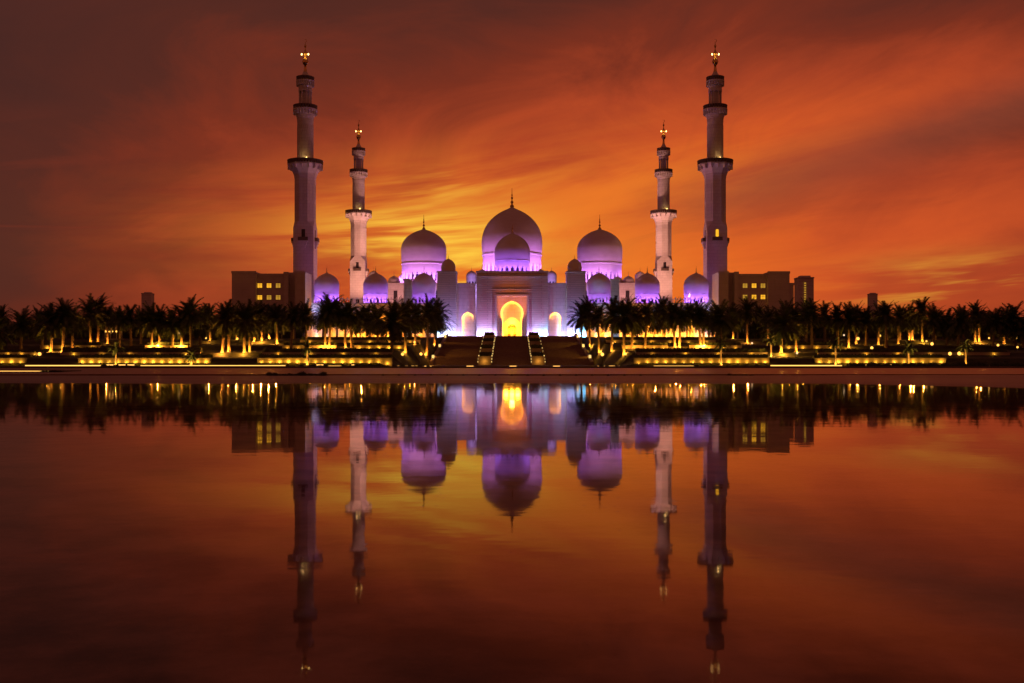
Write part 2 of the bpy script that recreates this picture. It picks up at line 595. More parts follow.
# plaza before the stairs and plateau behind
tag(MB().box(-22, 22, 150, 257.5, -.9, -.42).build('plaza_pavement', M['asphalt']), kind='structure')
tag(MB().box(-160, 160, 324.5, 640, 6.0, 8.0).build('plateau_pavement', M['apron']), kind='structure')

# ------------------------------------------------------------------ mosque
PZ = 8.0
mosque = empty('mosque', (0, 350, PZ))
tag(mosque, 'white marble mosque with glowing arched portal and violet lit onion domes', 'mosque')
mosque.location = (0, 0, 0)


def onion(R, zb, zw, zt, rb):
    """profile from the base (radius rb at zb) over the widest line (R at zw) to the tip at zt"""
    pr = []
    for i in range(7):
        t = i / 6
        a = (1 - t)
        pr.append((R - (R - rb) * a ** 2, zb + (zw - zb) * t))
    H = zt - zw
    for i in range(1, 19):
        t = i / 19
        ang = t * pi / 2
        r = R * math.cos(ang) ** (1.0 + .38 * math.sin(ang))
        z = zw + H * 0.93 * math.sin(ang)
        if t > 0.80:
            z += H * 0.07 * ((t - 0.80) / 0.20) ** 2
        pr.append((r, z))
    pr.append((0.03 * R, zt))
    return pr


def finial_prof(z0, z1, r):
    h = z1 - z0
    pts = [(r * 1.6, z0 - h * .06), (r * 1.3, z0 + .02 * h), (r * .45, z0 + .10 * h), (r * 1.0, z0 + .17 * h), (r * 1.15, z0 + .22 * h), (r * .4, z0 + .30 * h),
           (r * .35, z0 + .36 * h), (r * .8, z0 + .42 * h), (r * .8, z0 + .46 * h), (r * .3, z0 + .53 * h), (r * .55, z0 + .60 * h), (r * .25, z0 + .68 * h), (r * .12, z1)]
    return pts


def dome(name, x, y, R, zdrum, zring, zw, zt, ztip, parent, nn=28, rdrum=None):
    rb = R * .965
    d = MB().lathe([(rb * 1.0, zring - .02)] + onion(R, zring, zw, zt, rb)[0:], 48).build(name, M['dome'], parent, smooth=40, loc=(x, y, 0))
    rd = rdrum or R * .93
    H = zring - zdrum
    b = MB()
    th = R * .035
    b.lathe([(rd + th, zring - H * .46), (rd + th, zring - H * .04), (rb + R * .028, zring - H * .03), (rb + R * .028, zring + H * .03), (rb * .98, zring + H * .05), (rb * .6, zring + .02)], 48)
    b.lathe([(rd + th, zdrum), (rd + th, zdrum + H * .10), (rd * .94, zdrum + H * .12)], 48)
    for i in range(nn):
        a = 2 * pi * (i + .5) / nn
        wd = 2 * pi * rd / nn * .44
        b.obox(math.cos(a) * (rd), math.sin(a) * (rd), a, th * 2.2, wd, zdrum + H * .1, zring - H * .46)
        # arch heads: shoulders beside each opening
        for s in (-1, 1):
            a2 = a + s * 2 * pi / nn * .27
            b.obox(math.cos(a2) * rd, math.sin(a2) * rd, a2, th * 2.0, wd * .5, zring - H * .58, zring - H * .45)
    b.build('drum', M['dome'], d, smooth=35)
    g = MB().lathe([(rd * .84, zdrum + H * .05), (rd * .84, zring - H * .3)], 40)
    g.build('drum_glazing', M['drum_glass'], d, smooth=35)
    MB().lathe(finial_prof(zt - .02 * (ztip - zt), ztip, R * .045), 12).build('finial', M['gold'], d, smooth=50)
    return d


M['drum_glass'] = surf('drum_screen', (.035, .02, .07), (.06, .04, .11), 1.5, 0.35)
VIO = (0.36, 0.11, 1.0)
LIL = (0.66, 0.21, 0.95)
WARM = (1.0, 0.44, 0.06)


def dome_lights(x, y, R, zdrum, zring, power, color, n=5, spread=78, dist=1.30, name='dome_floodlight'):
    for i in range(n):
        a = -pi / 2 + R_(spread) * (2 * i / (n - 1) - 1)
        lx, ly = x + math.cos(a) * R * dist, y + math.sin(a) * R * dist
        spot((lx, ly, zdrum + 0.35), (x, y, zring + R * .55), power * 1.7, color, 116, .6, R * .03, mosque, name)


# prayer hall far behind the courtyard
DH = 520
d0 = dome('dome', X(512, DH), DH, 15.1, Z(276, DH), Z(255.5, DH), Z(243, DH), Z(205.5, DH), Z(188, DH), mosque, 32)
dome_lights(X(512, DH), DH, 15.1, Z(276, DH), Z(255.5, DH), 2600, LIL, 11, 86)
for px in (423.8, 599.7):
    dome('dome', X(px, DH), DH, 11.25, Z(284, DH), Z(264.5, DH), Z(250, DH), Z(228, DH), Z(214.5, DH), mosque, 28)
    dome_lights(X(px, DH), DH, 11.25, Z(284, DH), Z(264.5, DH), 1700, LIL, 11, 86)
ph = MB()
zt = Z(284.0, 505)
ph.box(-63, 63, 505, 560, PZ, zt)
ph.box(-64, 64, 504.4, 505, zt - 1.1, zt + .5)
ph.box(-20, 20, 498, 505, PZ, zt + 2)
hall = ph.build('prayer_hall', M['marble'], mosque)
for i in range(26):
    x = -61 + i * 4.88
    if abs(x) < 21:
        continue
    MB().box(x - .9, x + .9, 504.85, 505.4, zt - 9.5, zt - 3.2).build('window', M['dark'], hall)
for px, pyt, D, r in ((394, 275.5, 508, 3.0), (404, 273.0, 520, 2.6), (373.5, 270.5, 520, 2.6), (617.5, 276, 508, 2.6), (628.5, 275.5, 508, 3.0), (640, 271, 520, 2.6)):
    z1 = Z(pyt, D)
    dome('dome', X(px, D), D, r, zt - .6, z1 - r * 1.65, z1 - r * 1.1, z1, z1 + r * .8, mosque, 12)
for sx in (-1, 1):
    for xx in (60, 54, 48, 42):
        point((sx * xx, 490, 22), 4200, (1.0, .38, .38), .4, mosque, 'courtyard_floodlight')

# gate dome and the pavilion that carries it
DG = 372
dome('dome', X(512.4, DG), DG, 6.38, Z(275, DG), Z(261.3, DG), Z(253.5, DG), Z(232, DG), Z(224.5, DG), mosque, 20)
dome_lights(X(512.4, DG), DG, 6.38, Z(275, DG), Z(261.3, DG), 620, VIO, 9, 86, 1.32)
MB().box(-9, 9, 362, 384, PZ, Z(275, DG)).build('gate_hall', M['marble'], mosque)

# entrance portal: slab with a deep rectangular recess, pointed horseshoe screens inside
DP = 350
zp = Z(272.4, DP)
x0, x1 = X(476.6, DP), X(547.8, DP)
rx0, rx1, rz = X(497.2, DP), X(526.8, DP), Z(296.2, DP)


def rect_outline(xa, xb, z0, z1):
    xm = (xa + xb) / 2
    return [(xa, z0), (xa, z1 - .001), (xm, z1), (xb, z1 - .001), (xb, z0)]


pm = MB()
pm.arch_wall(rect_outline(rx0, rx1, PZ, rz), x0, x1, zp, DP, DP + 3.0)
pm.box(x0 - .25, x1 + .25, DP - .25, DP + 6, zp, zp + .5)                # cornice
pm.box(x0, rx0 - 1.5, DP + 3, DP + 6, PZ, zp)
pm.box(rx1 + 1.5, x1, DP + 3, DP + 6, PZ, zp)
pm.box(rx0 - 1.5, rx1 + 1.5, DP + 5, DP + 6, rz + 1.0, zp)
for a, b in ((x0 + .02, x0 + 1.5), (x1 - 1.5, x1 - .02)):                # corner pilasters and string courses
    pm.box(a, b, DP - .22, DP - .003, PZ, zp - 1.5)
pm.box(x0 + .02, x1 - .02, DP - .30, DP - .003, zp - 1.5, zp - 1.15)
pm.box(rx0 - 1.6, rx1 + 1.6, DP - .16, DP - .003, rz + 2.2, rz + 2.45)
for a in (rx0 - 1.85, rx1 + 1.6):
    pm.box(a, a + .25, DP - .16, DP - .003, PZ, rz + 2.45)
portal = pm.build('portal', M['ashlar'], mosque)
fb = MB()                                                              # raised frame round the recess
for a, b in ((rx0 - .55, rx0), (rx1, rx1 + .55)):
    fb.box(a, b, DP - .22, DP - .003, PZ, rz + .55)
fb.box(rx0, rx1, DP - .22, DP - .003, rz, rz + .55)
fb.build('portal_frame', M['marble'], portal)


def horseshoe(cx, hw, z0, ztop, n=18, neck=.86, point_=0.10):
    rr = hw
    H = ztop - z0
    zc = ztop - rr * (1 + point_)
    a0 = -math.acos(neck)
    left = [(cx - hw * neck, z0)]
    for i in range(n + 1):
        a = a0 + (pi / 2 - a0) * i / n
        xx = cx - rr * math.cos(a)
        zz = zc + rr * math.sin(a) + point_ * rr * max(0, (a / (pi / 2))) ** 3
        left.append((xx, zz))
    left[-1] = (cx, ztop)
    right = [(2 * cx - x, z) for x, z in left[:-1]][::-1]
    return left + right


def offset_outline(pts, cx, zc, s):
    return [(cx + (x - cx) * s, (zc + (z - zc) * s) if z > zc else z) for x, z in pts]


def cove(name, pts, y, mat, parent, s, r=.10, ctr=None):
    cx = (pts[0][0] + pts[-1][0]) / 2
    hw = (pts[-1][0] - pts[0][0]) / 2
    cx, zc = ctr or (cx, pts[len(pts) // 2][1] - hw * 1.25)
    q = []
    for x, z in pts:
        d = Vector((x - cx, 0, max(z - zc, 0)))
        d = d.normalized() * s if d.length > 1e-6 else d
        q.append((x + d.x, y, z + d.z))
    return MB().tube(q, r, 6).build(name, mat, parent)


pcx = (rx0 + rx1) / 2
out1 = horseshoe(pcx, 11.4 * DP / F, PZ, Z(300.8, DP))
MB().arch_wall(out1, rx0 - .3, rx1 + .3, rz + .3, DP + 1.5, DP + 2.3).build('portal_arch', M['marble'], portal)
cove('cove_lamp', out1, DP + 2.6, M['cove'], portal, .30, .09)
out2 = horseshoe(pcx, 9.6 * DP / F, PZ, Z(317, DP))
MB().arch_wall(out2, rx0 - 1.2, rx1 + 1.2, rz + .8, DP + 2.95, DP + 3.5).build('inner_arch', M['marble'], portal)
vb = MB()
vb.box(rx0 - 1.4, rx0 - 1.2, DP + 2.4, DP + 14, PZ, rz + .8)
vb.box(rx1 + 1.2, rx1 + 1.4, DP + 2.4, DP + 14, PZ, rz + .8)
vb.box(rx0 - 1.4, rx1 + 1.4, DP + 2.4, DP + 14, rz + .8, rz + 1.0)
out3 = horseshoe(pcx, 1.6, PZ, PZ + 5.2)
vb.arch_wall(out3, rx0 - 1.2, rx1 + 1.2, rz + .8, DP + 11, DP + 11.4)
vest = vb.build('vestibule', M['marble'], portal)
MB().arch_wall(rect_outline(pcx - .6, pcx + .6, PZ, PZ + 3.5), pcx - 1.7, pcx + 1.7, PZ + 5.4, DP + 11.6, DP + 11.8).build('door', M['gold'], vest)
for xx in (-2.0, 0, 2.0):
    point((pcx + xx, DP + 7.5, PZ + 3.0), 800, (1.0, .42, .03), .9, mosque, 'vestibule_light')
point((pcx, DP + 9, PZ + 6), 900, (1.0, .48, .05), .9, mosque, 'vestibule_light')
spot((pcx, DP - 4.5, PZ + .4), (pcx, DP + 2, PZ + 11), 13000, (1.0, .20, .04), 58, .7, .2, mosque, 'portal_floodlight')

# wings with a side arch, and the coursed pylons beside them
for sx in (-1, 1):
    fx = lambda px: X(CX + sx * abs(px - CX), DP + 2)
    a, b = sorted((fx(547.8), fx(566.6)))
    ztw = Z(284.6, DP + 2)
    ac = fx(555.2)
    o1 = horseshoe(ac, 6.1 * DP / F, PZ, Z(312.2, DP + 2), 14, .92)
    wing = MB().arch_wall(o1, a, b, ztw, DP + 2, DP + 2.8).box(a, b, DP + 1.7, DP + 7, ztw, ztw + .5).build('wing_wall', M['marble'], mosque)
    w2 = MB()
    w2.box(a, b, DP + 3.5, DP + 3.9, PZ, ztw)
    w2.build('niche_back', M['marble'], wing)
    half = o1[len(o1) // 2 - 9:] if sx > 0 else o1[:len(o1) // 2 + 10]
    cove('cove_lamp', half, DP + 3.1, M['cove'], wing, .24, .08, (ac, o1[len(o1) // 2][1] - 2.6))
    point((ac, DP + 2.2, PZ + .6), 26, (.65, .25, 1.0), .15, mosque, 'niche_light')
    a, b = sorted((fx(566.6), fx(585.2)))
    py = MB().box(a, b, DP - .6, DP + 8, PZ, zp).box(a - .2, b + .2, DP - .8, DP + 8.2, zp, zp + .45)
    pylon = py.build('pylon', M['ashlar'], mosque)
    dome('dome', fx(575.0), DP + 4, 2.45, zp + .4, zp + .95, zp + 1.9, Z(258.2, DP + 4), Z(254.5, DP + 4), mosque, 12)
    # little domes on the roof behind the wings
    for px, pyt, D, r in ((551.5, 270.3, 395, 2.0), (541, 269.0, 400, 1.7)):
        xx = X(CX + sx * (px - CX), D)
        z1 = Z(pyt, D)
        dome('dome', xx, D, r, z1 - r * 2.6, z1 - r * 1.7, z1 - r * 1.1, z1, z1 + r * .7, mosque, 10)
        MB().box(xx - r * 1.2, xx + r * 1.2, D - r * 1.2, D + r * 1.2, PZ, z1 - r * 2.6).build('turret', M['marble'], mosque)
    point((X(CX + sx * (551.5 - CX), 388), 385, Z(292, 385)), 3200, (.5, .3, 1.0), .2, mosque, 'roof_floodlight')
    point((sx * 16.5, 362, ztw + 1.0), 260, LIL, .2, mosque, 'roof_floodlight')

# floor-level washes on the portal front
for x, c, p in ((-10.6, (.45, .40, 1.0), 520), (-7.2, (.62, .42, 1.0), 420), (7.2, (.52, .30, 1.0), 420), (11.4, (.30, .60, 1.0), 640),
                (-17.5, (.6, .45, 1.0), 220), (-21.8, (.42, .50, 1.0), 700), (18.3, (.6, .4, 1.0), 220), (21.0, (.40, .32, 1.0), 420), (24.6, (.12, .55, 1.0), 800), (-25.2, (.3, .5, 1.0), 520)):
    dy = DP - 1.1 if abs(x) < 13 or abs(x) > 17 else DP + .4
    if abs(x) > 17.6:
        dy = DP - 1.8
    point((x, dy, PZ + .35), p * 6.0, c, .08, mosque, 'wall_wash')
for sx in (-1, 1):
    spot((sx * 9.5, DP - 6.5, PZ + .3), (sx * 8.8, DP, PZ + 9), 2100, (.74, .12, .62), 62, .9, .2, mosque, 'wall_wash')
    spot((sx * 20.5, DP - 6.5, PZ + .3), (sx * 20.5, DP, PZ + 8), 2500, (.42, .15, 1.0), 62, .9, .2, mosque, 'wall_wash')
    spot((sx * 16, DP - 4.0, PZ + .3), (sx * 15.3, DP + 2, PZ + 10), 650, (.78, .16, .6), 60, .9, .2, mosque, 'wall_wash')

# arcades with their roof balustrade and domes
DA = 362
zroof = Z(304.5, DA)
for sx in (-1, 1):
    fx = lambda px: X(CX + sx * abs(px - CX), DA)
    a, b = sorted((fx(586), fx(716)))
    nb = 13
    w = (b - a) / nb
    m = MB()
    for i in range(nb):
        c = a + w * (i + .5)
        o = horseshoe(c, w * .40, PZ, zroof - 2.6, 8, .88)
        m.arch_wall(o, a + w * i, a + w * (i + 1), zroof, DA, DA + .9)
    m.box(a, b, DA - .35, DA + 9, zroof, zroof + .55)
    arc = m.build('arcade', M['marble'], mosque)
    MB().box(a, b, DA + 8.2, DA + 8.8, PZ, zroof).build('rear_wall', M['marble'], arc)
    bl = MB()
    n = int((b - a) / .85)
    for i in range(n):
        xx = a + (b - a) * (i + .5) / n
        bl.lathe([(.17, zroof + .55), (.11, zroof + .8), (.15, zroof + 1.2), (.10, zroof + 1.6), (.15, zroof + 1.9)], 6, xx, DA - .1)
        if i % 2 == 0:
            bl.lathe([(.26, zroof + 1.9), (.22, zroof + 2.2), (.05, zroof + 2.6)], 6, xx, DA - .1)
    bl.box(a, b, DA - .28, DA + .08, zroof + 1.75, zroof + 1.95)
    bl.build('balustrade', M['marble'], arc)
    for i in range(nb):
        c = a + w * (i + .5)
        far = abs(c) > 28
        point((c, DA + 4.0, PZ + .6), (1300 if far else 90) * rng.uniform(.4, 1.5), (1.0, rng.uniform(.27, .36), .02), .25, mosque, 'arcade_light')
        if far:
            point((a + w * i, DA - .5, PZ + .35), 1000 * rng.uniform(.15, 2.0), (1.0, .34, .025), .12, mosque, 'arcade_light')
    for px in (599.0, 647.3, 696.2):
        D = 368
        xx = X(CX + sx * (px - CX), D)
        dome('dome', xx, D, 4.35, zroof + .5, Z(294.5, D), Z(285.5, D), Z(272.2, D), Z(266.0, D), mosque, 20)
        dome_lights(xx, D, 4.35, zroof + .6, Z(295, D), 560 if px > 600 else 240, VIO, 7, 100, 1.34)
    # square corner turret between the domes
    xt = X(CX + sx * (615 - CX), 356)
    MB().box(xt - 1.35, xt + 1.35, 355, 358, PZ, Z(280.2, 356)).box(xt - 1.6, xt + 1.6, 354.8, 358.2, Z(280.2, 356), Z(278.8, 356)).build('turret', M['marble'], mosque)
    point((fx(713.2), 351, PZ + 11), 420, LIL, .3, mosque, 'wall_wash')
    point((fx(712.5), 357, PZ + 1), 900, (.45, .5, 1.0), .2, mosque, 'wall_wash')
    # cool floodlight on the end of the arcade by the annexe
    point((fx(711), DA - 2.2, zroof - 3.5), 800, (.40, .45, 1.0), .2, mosque, 'wall_wash')
    point((fx(709), DA + 4, zroof + 2.5), 380, (1.0, .42, .5), .2, mosque, 'wall_wash')

# ------------------------------------------------------------------ minarets
def build_minaret():
    root = empty('minaret')
    H = lambda z: z - PZ
    s = 7.3
    z_oct, z_b1, z_b2, z_b3 = 50.0, 71.9, 91.9, 102.3
    b = MB().box(-s / 2, s / 2, -s / 2, s / 2, 0, H(z_oct - 1.5))
    b.box(-s / 2 - .35, s / 2 + .35, -s / 2 - .35, s / 2 + .35, 0, 3.0)
    c = s / 2 * .55
    vs = [(-s / 2, -s / 2), (s / 2, -s / 2), (s / 2, s / 2), (-s / 2, s / 2)]
    o8 = s / 2 * .985
    k = o8 * math.tan(pi / 8)
    oc = [(-k, -o8), (k, -o8), (o8, -k), (o8, k), (k, o8), (-k, o8), (-o8, k), (-o8, -k)]
    sq = [(-s / 2, -s / 2), (s / 2, -s / 2), (s / 2, -s / 2), (s / 2, s / 2), (s / 2, s / 2), (-s / 2, s / 2), (-s / 2, s / 2), (-s / 2, -s / 2)]
    b.add([(x, y, H(z_oct - 1.5)) for x, y in sq] + [(x, y, H(z_oct + 1.0)) for x, y in oc],
          [(i, (i + 1) % 8, 8 + (i + 1) % 8, 8 + i) for i in range(8)])
    base = b.build('square_shaft', M['marble'], root)
    # framed window panel and small balcony on every face
    for a in range(4):
        ang = a * pi / 2
        for z0, z1, w in ((H(45), H(48), 1.3), (H(24), H(30), 1.5), (H(14), H(19), 1.5)):
            MB().obox(math.sin(ang) * s / 2, -math.cos(ang) * s / 2, ang, w, .12, z0, z1).build('window', M['dark'], base)
    for a in range(4):
        ang = a * pi / 2
        dx, dy = math.sin(ang), -math.cos(ang)
        bb = MB()
        bb.obox(dx * (s / 2 + .55), dy * (s / 2 + .55), ang, 3.4, 1.1, H(43.2), H(43.8))
        bb.obox(dx * (s / 2 + .4), dy * (s / 2 + .4), ang, 2.4, .8, H(42.2), H(43.2))
        bb.obox(dx * (s / 2 + .25), dy * (s / 2 + .25), ang, 1.4, .5, H(41.2), H(42.2))
        q = bb.build('window_balcony', M['marble'], root)
        rb = MB()
        rb.obox(dx * (s / 2 + 1.1), dy * (s / 2 + 1.1), ang, 3.5, .16, H(43.8), H(45.1))
        for sd in (-1, 1):
            rb.obox(dx * (s / 2 + .6) + math.cos(ang) * 1.7 * sd, dy * (s / 2 + .6) + math.sin(ang) * 1.7 * sd, ang, .16, .95, H(43.8), H(45.1))
        rb.build('railing', M['bronze'], q)
    ro = o8 / math.cos(pi / 8)
    ob = MB().lathe([(ro, H(z_oct + 1)), (ro, H(66.5)), (ro * 1.02, H(66.6)), (ro * 1.04, H(67.2))], 8, rot=pi / 8)
    for i in range(8):                                                      # tall shallow panels on the octagon
        a = i * pi / 4
        for z0, z1 in ((H(52.5), H(57)), (H(58.5), H(64.5))):
            for o_, w_, zz0, zz1 in ((-.75, .12, z0, z1), (.75, .12, z0, z1), (0, 1.6, z1, z1 + .14), (0, 1.6, z0 - .14, z0)):
                ob.obox(math.cos(a) * o8 * 1.0 - math.sin(a) * o_, math.sin(a) * o8 + math.cos(a) * o_, a, .2, w_, zz0, zz1)
    ob.build('octagonal_shaft', M['marble'], root)
    rc = 2.85
    cb = MB().lathe([(rc, H(z_b1)), (rc, H(87)), (rc * 1.03, H(87.2)), (rc * 1.03, H(87.9))], 32)
    for i in range(24):                                                     # spiral ribs
        a = 2 * pi * i / 24
        pts = [(math.cos(a + t * .9) * rc, math.sin(a + t * .9) * rc, H(74) + t * 12.0) for t in [j / 8 for j in range(9)]]
        cb.tube(pts, .10, 5)
    cb.build('round_shaft', M['marble'], root, smooth=40)
    lb = MB().lathe([(1.45, H(z_b2)), (1.45, H(99))], 24)
    for i in range(8):
        a = 2 * pi * (i + .5) / 8
        lb.lathe([(.30, H(z_b2)), (.26, H(93.5)), (.26, H(97.5)), (.38, H(98.6))], 8, math.cos(a) * 2.1, math.sin(a) * 2.1)
    lb.lathe([(2.45, H(98.4)), (2.45, H(99.3))], 24)
    lb.build('lantern', M['marble'], root, smooth=40)

    def balcony(zf, rin, rout, zlow, n, nrail, lamps, lampr):
        pr = []
        for i in range(7):                                                 # flared, tiered corbel
            t = i / 6
            r = rin + (rout - .3 - rin) * t ** 1.5
            z = zlow + (zf - .5 - zlow) * t
            pr += [(r, z), (r + .12, z + .12)]
        pr += [(rout, zf - .45), (rout, zf), (rin * .8, zf)]
        q = MB().lathe([(a, H(b)) for a, b in pr], n, rot=pi / n)
        for i in range(n * 2 if n < 16 else 24):                           # corbel teeth
            nt_ = n * 2 if n < 16 else 24
            a = 2 * pi * i / nt_
            rr = rin + (rout - rin) * .55
            q.obox(math.cos(a) * rr, math.sin(a) * rr, a, (rout - rin) * .8, .28, H(zf - 1.9), H(zf - .45))
        bo = q.build('balcony', M['marble'], root, smooth=25)
        rl = MB()
        for i in range(nrail):
            a = 2 * pi * i / nrail
            rl.obox(math.cos(a) * (rout - .15), math.sin(a) * (rout - .15), a, .09, 2 * pi * rout / nrail * .62, H(zf), H(zf + 1.25))
        rl.lathe([(rout - .25, H(zf + 1.15)), (rout - .02, H(zf + 1.15)), (rout - .02, H(zf + 1.42)), (rout - .25, H(zf + 1.42))], nrail)
        rl.build('railing', M['bronze'], bo)
        for a in lamps:
            an = R_(a)
            lm = MB().lathe([(.08, H(zf + 1.42)), (.24, H(zf + 1.55)), (.30, H(zf + 1.8)), (.2, H(zf + 2.05)), (.05, H(zf + 2.15))], 10)
            lm.build('lamp', M['minlamp'], bo, loc=(math.cos(an) * lampr, math.sin(an) * lampr, 0))
        return bo
    balcony(z_b1, ro, 6.5, 66.8, 8, 40, (-72,), 3.6)
    balcony(z_b2, rc, 4.4, 87.8, 32, 28, (), 2.6)
    balcony(z_b3, 2.2, 3.3, 98.8, 24, 22, (), 2.0)
    MB().lathe([(1.6, H(102.3)), (1.5, H(104.2)), (1.0, H(105.0)), (.7, H(105.6))], 20).build('cap', M['marble'], root, smooth=40)
    g = MB().lathe([(.75, H(105.4)), (.55, H(106.2)), (.40, H(107.9)), (.85, H(108.5)), (1.15, H(109.3)), (.85, H(110.1)), (.35, H(110.8)), (.30, H(111.4)),
                    (.5, H(112.1)), (.62, H(112.6)), (.4, H(113.1)), (.22, H(113.7)), (.18, H(114.4)), (.42, H(114.9)), (.42, H(115.2)), (.14, H(115.7)), (.06, H(116.5))], 16)
    cr = []
    for i in range(15):                                                    # crescent
        t = -pi * .75 + 1.5 * pi * i / 14 - pi / 2 + pi
        cr.append((math.cos(t + pi / 2 + pi) * .5, 0, H(117.0) + math.sin(t + pi / 2 + pi) * .5))
    g.tube(cr, [.02 + .09 * math.sin(pi * i / 14) for i in range(15)], 6)
    gf = g.build('finial', M['gold'], root, smooth=50)
    for sx in (-1, 1):
        MB().lathe([(.05, .05), (.22, .2), (.28, .42), (.2, .64), (.05, .75)], 10).build('lamp', M['minlamp'], gf, loc=(sx * 1.2, -.5, H(111.5)))
        ar = MB().tube([(0, -.1, H(110.6)), (sx * .8, -.4, H(110.9)), (sx * 1.2, -.5, H(111.6))], .05, 6)
        ar.build('lamp_arm', M['gold'], gf)
    return root


min0 = build_minaret()
spots = [(305.3, 380, 'tall minaret standing behind the annexe on the ledge side, its window dark'),
         (715.2, 380, 'tall minaret beside the annexe near the striplit tower, one window glowing yellow'),
         (358.6, 508, 'pink floodlit rear minaret between the domes on the ledge side'),
         (663.6, 508, 'pink floodlit rear minaret between the domes on the striplit tower side')]
minarets = []
for i, (px, D, lab) in enumerate(spots):
    o = min0 if i == 0 else copy_tree(min0)
    o.location = (X(px, D), D, PZ)
    tag(o, lab, 'minaret', 'four marble minarets around the mosque')
    minarets.append(o)
# the one lit window
MB().box(-.55, .55, -3.76, -3.72, 45.3 - PZ, 47.9 - PZ).build('lit_window', M['win'], minarets[1])
for i, (px, D, _) in enumerate(spots):
    xm = X(px, D)
    s = 1 if xm < 0 else -1            # towards the axis of the mosque
    if i < 2:
        spot((xm + s * 40, D + 6, 24), (xm, D, 44), 19000, (1.0, .34, .26), 46, .8, .4, mosque, 'minaret_floodlight')
        spot((xm + s * 34, D + 4, 24), (xm, D, 84), 26000, (1.0, .34, .26), 34, .8, .4, mosque, 'minaret_floodlight')
        spot((xm + s * 12, D - 15, 23), (xm, D, 72), 15000, (1.0, .45, .28), 30, .8, .4, mosque, 'minaret_floodlight')
    else:
        spot((xm + s * 6, D - 32, 25), (xm, D, 50), 46000, (1.0, .40, .27), 62, .8, .4, mosque, 'minaret_floodlight')
        spot((xm + s * 24, D - 22, 25), (xm, D, 80), 95000, (1.0, .42, .29), 40, .8, .4, mosque, 'minaret_floodlight')
        spot((xm - s * 10, D - 18, 25), (xm, D, 75), 10000, (1.0, .36, .26), 30, .8, .4, mosque, 'minaret_floodlight')
    # glow of the balcony lamps on the shaft
    for dx_, dy_ in ((-5.2, -2.6), (0, -5.9), (5.2, -2.6)):
        point((xm + dx_, D + dy_, 73.2), 90 if i < 2 else 300, (1.0, .45, .30), .15, mosque, 'balcony_glow')
    for zz in (74.6,):
        point((xm, D - 5.2, zz), 45, (1.0, .6, .2), .3, mosque, 'balcony_glow')

# ------------------------------------------------------------------ annexe buildings
def annexe(sx, blocks, win_px, win_py, step, lab):
    D = 345
    root = empty('annexe_building', (0, 0, 0))
    tag(root, lab, 'building', 'low pale annexes flanking the mosque')
    for px0, px1, pyt, d0, d1 in blocks:
        a, b = X(px0, D + d0), X(px1, D + d0)
        zt = Z(pyt, D + d0)
        m = MB().box(a, b, D + d0, D + d1, PZ, zt)
        if d1 - d0 > 8:
            m.box(a - .15, b + .15, D + d0 - .15, D + d0 - .003, zt - .55, zt + .25)
        m.build('wall', M['annexe'], root)
    k = 0
    for py in win_py:
        for px in win_px:
            d = D + 2.0
            p = at(px, py, d)
            fr = MB()
            for x_, w_, z_, h_ in ((0, 1.9, .72, .2), (0, 1.9, -.92, .2), (-.86, .2, -.72, 1.44), (.86, .2, -.72, 1.44)):
                fr.box(p.x + x_ - w_ / 2, p.x + x_ + w_ / 2, p.y - .14, p.y + .02, p.z + z_, p.z + z_ + h_)
            w = fr.build('window', M['annexe'], root)
            pb = MB().box(p.x - .76, p.x + .76, p.y - .05, p.y - .012, p.z - .72, p.z + .72)
            pb.build('pane', M['win'] if rng.random() > .25 else M['win_dim'], w)
            fb_ = MB().box(p.x - .05, p.x + .05, p.y - .09, p.y - .052, p.z - .72, p.z + .72).box(p.x - .76, p.x + .76, p.y - .095, p.y - .052, p.z + .2, p.z + .28)
            fb_.build('glazing_bar', M['bronze'], w)
    return root


annexe(-1, [(231.8, 255.8, 271.8, 0, 24), (255.8, 284.0, 274.3, 2, 24), (284.0, 288.2, 272.6, 1, 24), (288.2, 295.0, 273.2, 4, 24), (295.0, 305.2, 272.0, 0, 11)],
       (259.9, 269.1, 278.2), (285.6, 297.5), None, 'low pale annexe of flat blocks with six lit windows, nearest the lit ledge')
annexe(1, [(718.6, 728.5, 272.0, 0, 11), (728.5, 734.5, 273.2, 4, 24), (734.5, 738.4, 272.4, 1, 24), (738.4, 768.0, 274.6, 2, 24), (768.0, 789.6, 272.0, 0, 24), (789.6, 793.8, 283.6, .5, 24)],
       (745.0, 754.0, 762.9), (285.7, 297.0), None, 'low pale annexe of flat blocks with six lit windows beside the striplit tower')

# ------------------------------------------------------------------ distant towers
def tower(px0, px1, pyt, D, lab, strip=None):
    a, b = X(px0, D), X(px1, D)
    zt = Z(pyt, D)
    root = empty('tower_block', ((a + b) / 2, D, 7.9))
    tag(root, lab, 'tower block')
    w, h = (b - a) / 2, zt - 7.9
    m = MB().box(-w, w, 0, 2 * w, 0, h).box(-w * .6, w * .7, w * .4, w * 1.6, h, h + w * .22)
    m.build('wall', M['tower'], root)
    fl = MB()
    n = max(int(h / 3.6), 6)
    for i in range(1, n):
        z = h * i / n
        fl.box(-w * .97, w * .97, -.35, -.01, z, z + .5)
    fl.box(-w * 1.04, w * 1.04, -.8, 2 * w + .5, h - 1.2, h - .1)
    fl.build('floor_band', M['annexe'], root)
    if strip is not None:
        sb = MB()
        x = X(strip, D) - (a + b) / 2
        for i in range(n * 2 - 4):
            z = h * (.02 + .92 * i / (n * 2 - 4))
            sb.box(x - .75, x + .75, -.62, -.40, z, z + .9)
        sb.build('light_strip', M['win_dim'], root)
    return root


